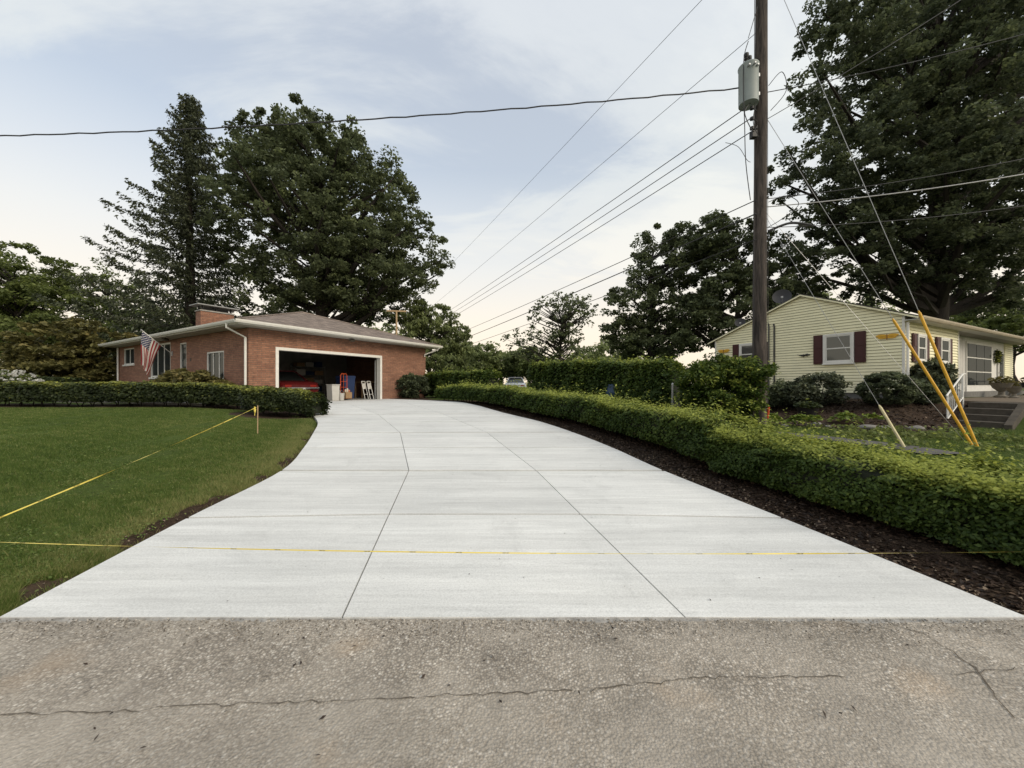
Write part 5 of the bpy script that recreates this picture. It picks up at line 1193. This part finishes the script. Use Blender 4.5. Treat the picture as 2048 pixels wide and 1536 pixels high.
tree('dogwood_tree', 'low rounded rust green tree left of the brick house', 'tree', base_at(150, 22.5),
     [lobe(160, 700, 22.5, 95, 58), lobe(110, 725, 22, 70, 45), lobe(210, 720, 22.5, 60, 45), lobe(150, 745, 22, 110, 25)], 330, .38, 26000, .13, leaf_rust, .13, nlimb=50, shell=.6, elong=2.0, up=.8)
# distant trees along the horizon
far = [(960, 720, 60, 40, 34), (1000, 728, 64, 36, 28), (915, 715, 70, 40, 40), (1045, 725, 62, 42, 30), (1085, 735, 58, 40, 22), (1180, 725, 60, 50, 40), (1235, 715, 66, 50, 45), (740, 690, 66, 70, 60), (1640, 640, 60, 55, 50), (1740, 640, 64, 70, 45), (1900, 650, 55, 60, 40), (1960, 640, 48, 60, 45), (2030, 650, 40, 70, 60), (330, 680, 60, 80, 60), (-80, 640, 60, 120, 100), (2180, 600, 50, 120, 120), (430, 690, 64, 70, 50), (560, 690, 70, 80, 55)]
nm = ['left of the open gap over the drive', 'in the middle of the open gap', 'just right of the pale upright tree', 'below the wires in the gap', 'under the sparse tree', 'right behind the sparse tree', 'behind the dark rounded tree', 'behind the oak trunk', 'behind the yellow gable peak', 'behind the yellow house roof', 'behind the porch roof', 'right of the big trunk', 'at the right picture edge', 'behind the spruce', 'beyond the left picture edge', 'beyond the right picture edge', 'behind the brick chimney', 'behind the brick house ridge']
for (px_, py_, Y_, rx, rz), tx_ in zip(far, nm):
    tree('distant_tree', 'distant green tree '+tx_, 'tree', base_at(px_, Y_), [lobe(px_, py_, Y_, rx, rz), lobe(px_+rx*.5, py_+rz*.35, Y_, rx*.6, rz*.6), lobe(px_-rx*.5, py_+rz*.4, Y_, rx*.6, rz*.6)], 90, 1.1*Y_/60, 5200, .33*Y_/60, leaf_pop if Y_ > 59 else leaf_mid, .25, group='distant trees', nlimb=14, shell=.4)

# spruce
def spruce():
    px_, Y_ = 380, 30; bx_ = base_at(px_, Y_); top = at(376, 188, Y_); H = top.z-bx_[2]
    root = empty('spruce_tree', bx_, 0, 'tall ragged spruce with drooping bare-tipped branches left of the oak', 'tree')
    b = MB(); b.tube([(0, 0, -.3), (.02, 0, H*.3), (-.03, 0, H*.6), (top.x-bx_[0], 0, H)], [.46, .36, .2, .02], 12); b.build('trunk', bark, root, True)
    lb = MB(); PP = []; TT = []; AX = []; z = 1.6
    while z < H-.2:
        f = z/H; nb = 6 if f > .6 else 5; base_a = random.uniform(0, 6.28)
        for k in range(nb):
            a = base_a+k*2*math.pi/nb+random.gauss(0, .2); L = (1-f)**.86*6.3*random.uniform(.62, 1.12)+.3
            left = max(0, -math.cos(a)); L *= 1+1.25*left**2*(.20 < f < .60)*random.uniform(.15, 1.15)+.45*left*(f >= .60)*random.uniform(0, 1)
            if f < .14: L *= .75
            dx, dy = math.cos(a), math.sin(a); n = max(5, int(L/.22)); pts = []
            droop = .20*(1-f)+.02; tipup = random.uniform(.10, .24)
            for i in range(n+1):
                t = i/n; r_ = L*t; zz = z+L*(-droop*math.sin(t*math.pi*.62)*1.1+tipup*t*t*1.3+(.22 if f > .7 else .02)*t)
                pts.append(Vector((dx*r_, dy*r_, zz)))
            lb.tube(pts[::2] if len(pts) > 6 else pts, [max(.008, .055*(1-i/max(1, (len(pts[::2] if len(pts) > 6 else pts)-1)))*(.4+.6*(1-f))) for i in range(len(pts[::2] if len(pts) > 6 else pts))], 5, False)
            # foliage hanging from the bough and side twigs
            cnt = int(min(L, 7.0)*(88-30*left))
            t = RNG.uniform(.05, 1, cnt)**.8; ii = np.clip((t*n).astype(int), 0, n-1); fr = t*n-ii; A = np.array([tuple(p) for p in pts]); Q = A[ii]*(1-fr[:, None])+A[ii+1]*fr[:, None]
            wid = (.08+.85*np.sin(np.clip(t, 0, 1)*2.6)*min(1, L/4.5)*.45)*(1-.75*left*(t > .45)); sgn = RNG.uniform(-1, 1, cnt)
            side = np.stack([-dy*np.ones(cnt), dx*np.ones(cnt), np.zeros(cnt)], 1); hang = RNG.exponential(.17+.10*(1-f), cnt)*(1-.4*np.abs(sgn))
            Q = Q+side*(sgn*wid)[:, None]*1.2+np.array([0, 0, -1.])*(hang-.03)[:, None]+RNG.normal(0, .05, (cnt, 3)); PP.append(Q)
            AX.append(np.stack([dx*.5+side[:, 0]*sgn*.4, dy*.5+side[:, 1]*sgn*.4, -.8*np.ones(cnt)], 1)); TT.append(.42+RNG.normal(0, .2, cnt)-hang*.4)
        z += .40+.30*(1-f)
    lb.build('branches', bark, root, True)
    leaves('crown', np.concatenate(PP), .105, needle, root, np.concatenate(TT), 2.6, .3, axis=np.concatenate(AX))
spruce()

# ------------------------------------------------------------------ parked car behind the hedge gap, barrel, fence post
pc = empty('parked_car', (.3, 31.5, g1(.3, 31.5)), 0, 'silver car parked far behind the gap between the tall hedges', 'car'); car(pc, plain('silver_paint', (.45, .47, .50), .3, .3, var=.04, spec=.6))
bx_ = sb(1228, 0, 12.3); o = empty('blue_barrel', bx_, 0, 'dark blue plastic barrel in front of the tall hedge', 'barrel')
b = MB(); b.lathe([(.26, 0), (.28, .03), (.30, .25), (.31, .27), (.31, .31), (.30, .33), (.30, .60), (.31, .62), (.31, .66), (.29, .70), (.27, .90), (.24, .92)], (0, 0, 0), 22); b.build('barrel_body', plain('barrel_blue', (.02, .05, .10), .5), o, True)
b = MB(); b.lathe([(.04, 0), (.04, .03)], (.12, 0, .921), 10); b.build('bung', black, o)
bx_ = sb(1345, 0, 10.4); o = empty('fence_post', bx_, 0, 'short grey metal fence post in front of the tall hedge', 'post')
b = MB(); b.tube([(0, 0, -.2), (0, 0, 1.0)], .028, 10); b.build('post_tube', steel, o, True); b = MB(); b.lathe([(.033, 0), (.036, .03), (.02, .06), (.003, .07)], (0, 0, 1.0), 10); b.build('cap', steel, o, True)

# ------------------------------------------------------------------ paths
pz = []
for i, s in enumerate(np.linspace(0, 1, 24)):
    a = Vector((-21, 14.55)).lerp(Vector((-10.7, 13.35)), s); pz += [(a.x, a.y-.42, g1(a.x, a.y-.42)+.06), (a.x, a.y+.42, g1(a.x, a.y+.42)+.06), (a.x, a.y-.42, g1(a.x, a.y-.42)-.1)]
o = mesh_obj('walkway', pz, [q for i in range(23) for q in ((3*i, 3*i+3, 3*i+4, 3*i+1), (3*i+2, 3*i+5, 3*i+3, 3*i))], concrete_s); o['kind'] = 'structure'
asph = plain('path_asphalt', (.10, .095, .092), .9, var=.3, scale=8, bmp=.4); pz = []
A_ = [(5.9, 9.15), (6.6, 8.55), (7.1, 7.9), (7.35, 7.2), (7.4, 6.3)]
for i in range(33):
    s = i/32*(len(A_)-1); k_ = min(int(s), len(A_)-2); p = Vector(A_[k_]).lerp(Vector(A_[k_+1]), s-k_); d = (Vector(A_[k_+1])-Vector(A_[k_])).normalized(); nrm = Vector((-d.y, d.x))
    for u_ in (-.38, 0, .38): q_ = p+nrm*u_; pz.append((q_.x, q_.y, g1(q_.x, q_.y)+.03))
o = mesh_obj('path', pz, [(3*i+j, 3*i+j+1, 3*i+j+4, 3*i+j+3) for i in range(32) for j in range(2)], asph); o['kind'] = 'structure'

# ------------------------------------------------------------------ grass, mulch chips, weeds
def grass(name, label, X, Y, h, wd, tint, m=leaf_grass):
    n = len(X); Z = gz(X, Y)+.018*np.sin(X*1.7+Y*.9)*0
    a = RNG.uniform(0, 6.28, n); lean = RNG.normal(0, .45, (n, 2))*h[:, None]; v = np.empty((n, 3, 3))
    wx = np.cos(a)*wd/2; wy = np.sin(a)*wd/2
    v[:, 0] = np.stack([X-wx, Y-wy, Z-.012], 1); v[:, 1] = np.stack([X+wx, Y+wy, Z-.012], 1); v[:, 2] = np.stack([X+lean[:, 0], Y+lean[:, 1], Z+h], 1)
    o = fastmesh(name, v.reshape(-1, 3), 3, m, None, tint); tag(o, label, 'grass', kind='stuff'); return o
n = 560000; Y = 2.42+(RNG.uniform(0, 1, n)**1.15)*9.9; d = .03+(RNG.uniform(0, 1, n)**1.5)*np.maximum(1.44*Y-3.0, .6); X = XL(Y)-d
mz_, dz_ = zones(X, Y); pn = .5+.25*np.sin(X*2.1+1.3*np.sin(Y*1.7))+.25*np.sin(Y*2.7+X*.8)
keep = (RNG.uniform(0, 1, n) > dz_*.95*(.6+.8*pn)) & ((mz_ < .5) | (RNG.uniform(0, 1, n) < .06*(d < .12))) & (X > -1.42*Y-.3); X = X[keep]; Y = Y[keep]; dz_ = dz_[keep]; d = d[keep]
sc_ = np.clip(Y/4.5, .8, 2.2); ln = len(X)
ti = .40+.10*np.sin(X*.9+2)*np.sin(Y*.8)+.12*np.sin(X*7+3*np.sin(Y*5))*np.sin(Y*8+2*np.sin(X*4))+.10*np.sin(X*19+Y*5)*np.sin(Y*23-X*7)+RNG.normal(0, .22, ln)+.55*dz_
ok = RNG.uniform(0, 1, ln) < np.clip(.30+Y*.1, .4, 1)
grass('lawn_grass', 'mown green lawn left of the driveway', X, Y, RNG.uniform(.022, .052, ln)*(1+.25*(d < .8)), .0075*sc_, ti)
print('grass left', ln)
n = 150000; Y = 4+(RNG.uniform(0, 1, n))*9; X = 4.4+RNG.uniform(0, 1, n)*14.5; mz_, dz_ = zones(X, Y); lx, ly = loc2(X, Y)
pd = np.full(n, 9.0)
for p, q in zip(A_[:-1], A_[1:]):
    p = np.array(p); q = np.array(q); t = np.clip(((X-p[0])*(q[0]-p[0])+(Y-p[1])*(q[1]-p[1]))/((q-p)@(q-p)), 0, 1); pd = np.minimum(pd, np.hypot(X-p[0]-t*(q[0]-p[0]), Y-p[1]-t*(q[1]-p[1])))
keep = (mz_ < .35) & (X < 1.42*Y+.5) & (pd > .4) & ~((lx > -2.1) & (ly > -2.75) & (ly < .2)); X = X[keep]; Y = Y[keep]; ln = len(X)
grass('lawn_grass', 'rough grass of the neighbouring yard behind the hedge', X, Y, RNG.uniform(.03, .085, ln), .009, .42+RNG.normal(0, .2, ln))
# weeds and leaf litter along the mulch edge, chips on the mulch
n = 26000; s = RNG.uniform(0, 7.5, n); off = RNG.uniform(.02, 1.1, n); E = np.array([cr(RE, v) for v in s]); X = E[:, 0]+off*.93; Y = E[:, 1]+off*.33
P = np.stack([X, Y, gz(X, Y)+.008], 1); o = leaves('mulch_chips', P, .02, chipm, None, RNG.beta(1.0, 2.2, n), 2.4, 2.5); tag(o, 'dark bark mulch strip beside the driveway', 'mulch', kind='stuff')
n = 9000; lx = RNG.uniform(-6, -.1, n); ly = RNG.uniform(-2, 6, n); X = H2.x+lx*U2[0]+ly*V2[0]; Y = H2.y+lx*U2[1]+ly*V2[1]
P = np.stack([X, Y, gz(X, Y)+.012], 1); o = leaves('mulch_chips', P, .045, chipm, None, RNG.beta(1.2, 2.6, n), 2.2, 2.2); tag(o, 'brown bark mulch on the bank below the yellow house', 'mulch', kind='stuff')
n = 3500; k = RNG.integers(0, 46, n); cx_ = RNG.uniform(5.2, 11.5, 46); cy_ = RNG.uniform(6.6, 10.2, 46); X = cx_[k]+RNG.normal(0, .16, n); Y = cy_[k]+RNG.normal(0, .13, n)
P = np.stack([X, Y, gz(X, Y)+np.abs(RNG.normal(.05, .05, n))], 1); o = leaves('weeds', P, .05, leaf_mid, None, RNG.uniform(.2, 1, n), 1.8, .5); tag(o, 'scattered weeds between hedge and mulch bank', 'weeds', kind='stuff')
# crumbs of soil and stone along the slab edges
n = 1200; s = RNG.uniform(0, 7, n); lft = RNG.uniform(0, 1, n) < .2
E = np.array([cr(LE if l else RE, v) for l, v in zip(lft, s)]); off = np.abs(RNG.normal(0, .16, n))+.015; X = E[:, 0]+np.where(lft, -off*.97, off); Y = E[:, 1]
P = np.stack([X, Y, gz(X, Y)+.012], 1); o = leaves('soil_crumbs', P, .022, plain('crumb', (.22, .17, .12), .9, var=.4), None, None, 1.2, 2, fold=.8); tag(o, 'pale soil crumbs along the concrete edge', 'soil', kind='stuff')
n = 150; s = RNG.uniform(.1, 6.5, n); w_ = RNG.uniform(.03, .97, n)**.7; X = []; Y = []
for a, c in zip(s, w_): p = dpt(a, c); X.append(p.x); Y.append(p.y)
P = np.stack([np.array(X), np.array(Y), zd(np.array(Y))+.008], 1); o = leaves('debris', P, .009, chipm, None, RNG.uniform(0, .6, n), 1.5, 3); tag(o, 'tiny dark crumbs scattered on the concrete', 'debris', kind='stuff')

n = 14000; k = RNG.integers(0, 210, n); cy_ = 2.6+RNG.uniform(0, 1, 210)**1.2*8.5; cx_ = XL(cy_)-.25-RNG.uniform(0, 1, 210)**1.3*(1.3*cy_-2.4); rr = RNG.uniform(.05, .3, 210)
X = cx_[k]+RNG.normal(0, 1, n)*rr[k]; Y = cy_[k]+RNG.normal(0, 1, n)*rr[k]; ok = (XL(Y)-X > .1) & (Y > 2.5) & (Y < 11.6); X = X[ok]; Y = Y[ok]; n = len(X)
P = np.stack([X, Y, gz(X, Y)+RNG.uniform(.02, .045, n)], 1); o = leaves('clover', P, .017, leaf_grass, None, RNG.uniform(.2, .75, n), 1.3, 1.5); tag(o, 'clover and weeds patched through the mown lawn', 'weeds', kind='stuff')
n = 9000; s_ = RNG.uniform(.4, 5.2, n); E = np.array([cr(LE, v) for v in s_]); off = np.abs(RNG.normal(.16, .25, n))+.05; X = E[:, 0]-off; Y = E[:, 1]
ok = (Y > 2.45) & (zones(X, Y)[0] < .6); X = X[ok]; Y = Y[ok]; n = len(X); grass('dry_grass', 'dry straw tufts along the left driveway edge', X, Y, RNG.uniform(.03, .10, n), .006, RNG.uniform(.6, 1.1, n))

gravel_m = leafmat('grit', (.10, .085, .065), (.26, .23, .19), (.52, .48, .42), 0)
n = 2600; X = RNG.uniform(-3.6, 3.7, n); Y = 2.385-np.abs(RNG.normal(0, .10, n))-.01
P = np.stack([X, Y, -.020*np.exp(-((Y-1.75)/.35)**2)-.012*(2.39-Y)*.4-.002], 1); o = leaves('grit', P, .009, gravel_m, None, RNG.uniform(0, 1, n), 1.2, 1.2, fold=.9); tag(o, 'loose grit and sand along the road edge of the driveway', 'gravel', kind='stuff')
n = 40; X = RNG.uniform(-2.4, 2.6, n); Y = RNG.uniform(1.4, 2.3, n)
P = np.stack([X, Y, -.020*np.exp(-((Y-1.75)/.35)**2)-.012*(2.39-Y)*.4+.004], 1); o = leaves('leaf_litter', P, .012, chipm, None, RNG.uniform(0, .5, n), 2.2, 2.5); tag(o, 'few small dark dead leaves lying on the road', 'leaves', kind='stuff')
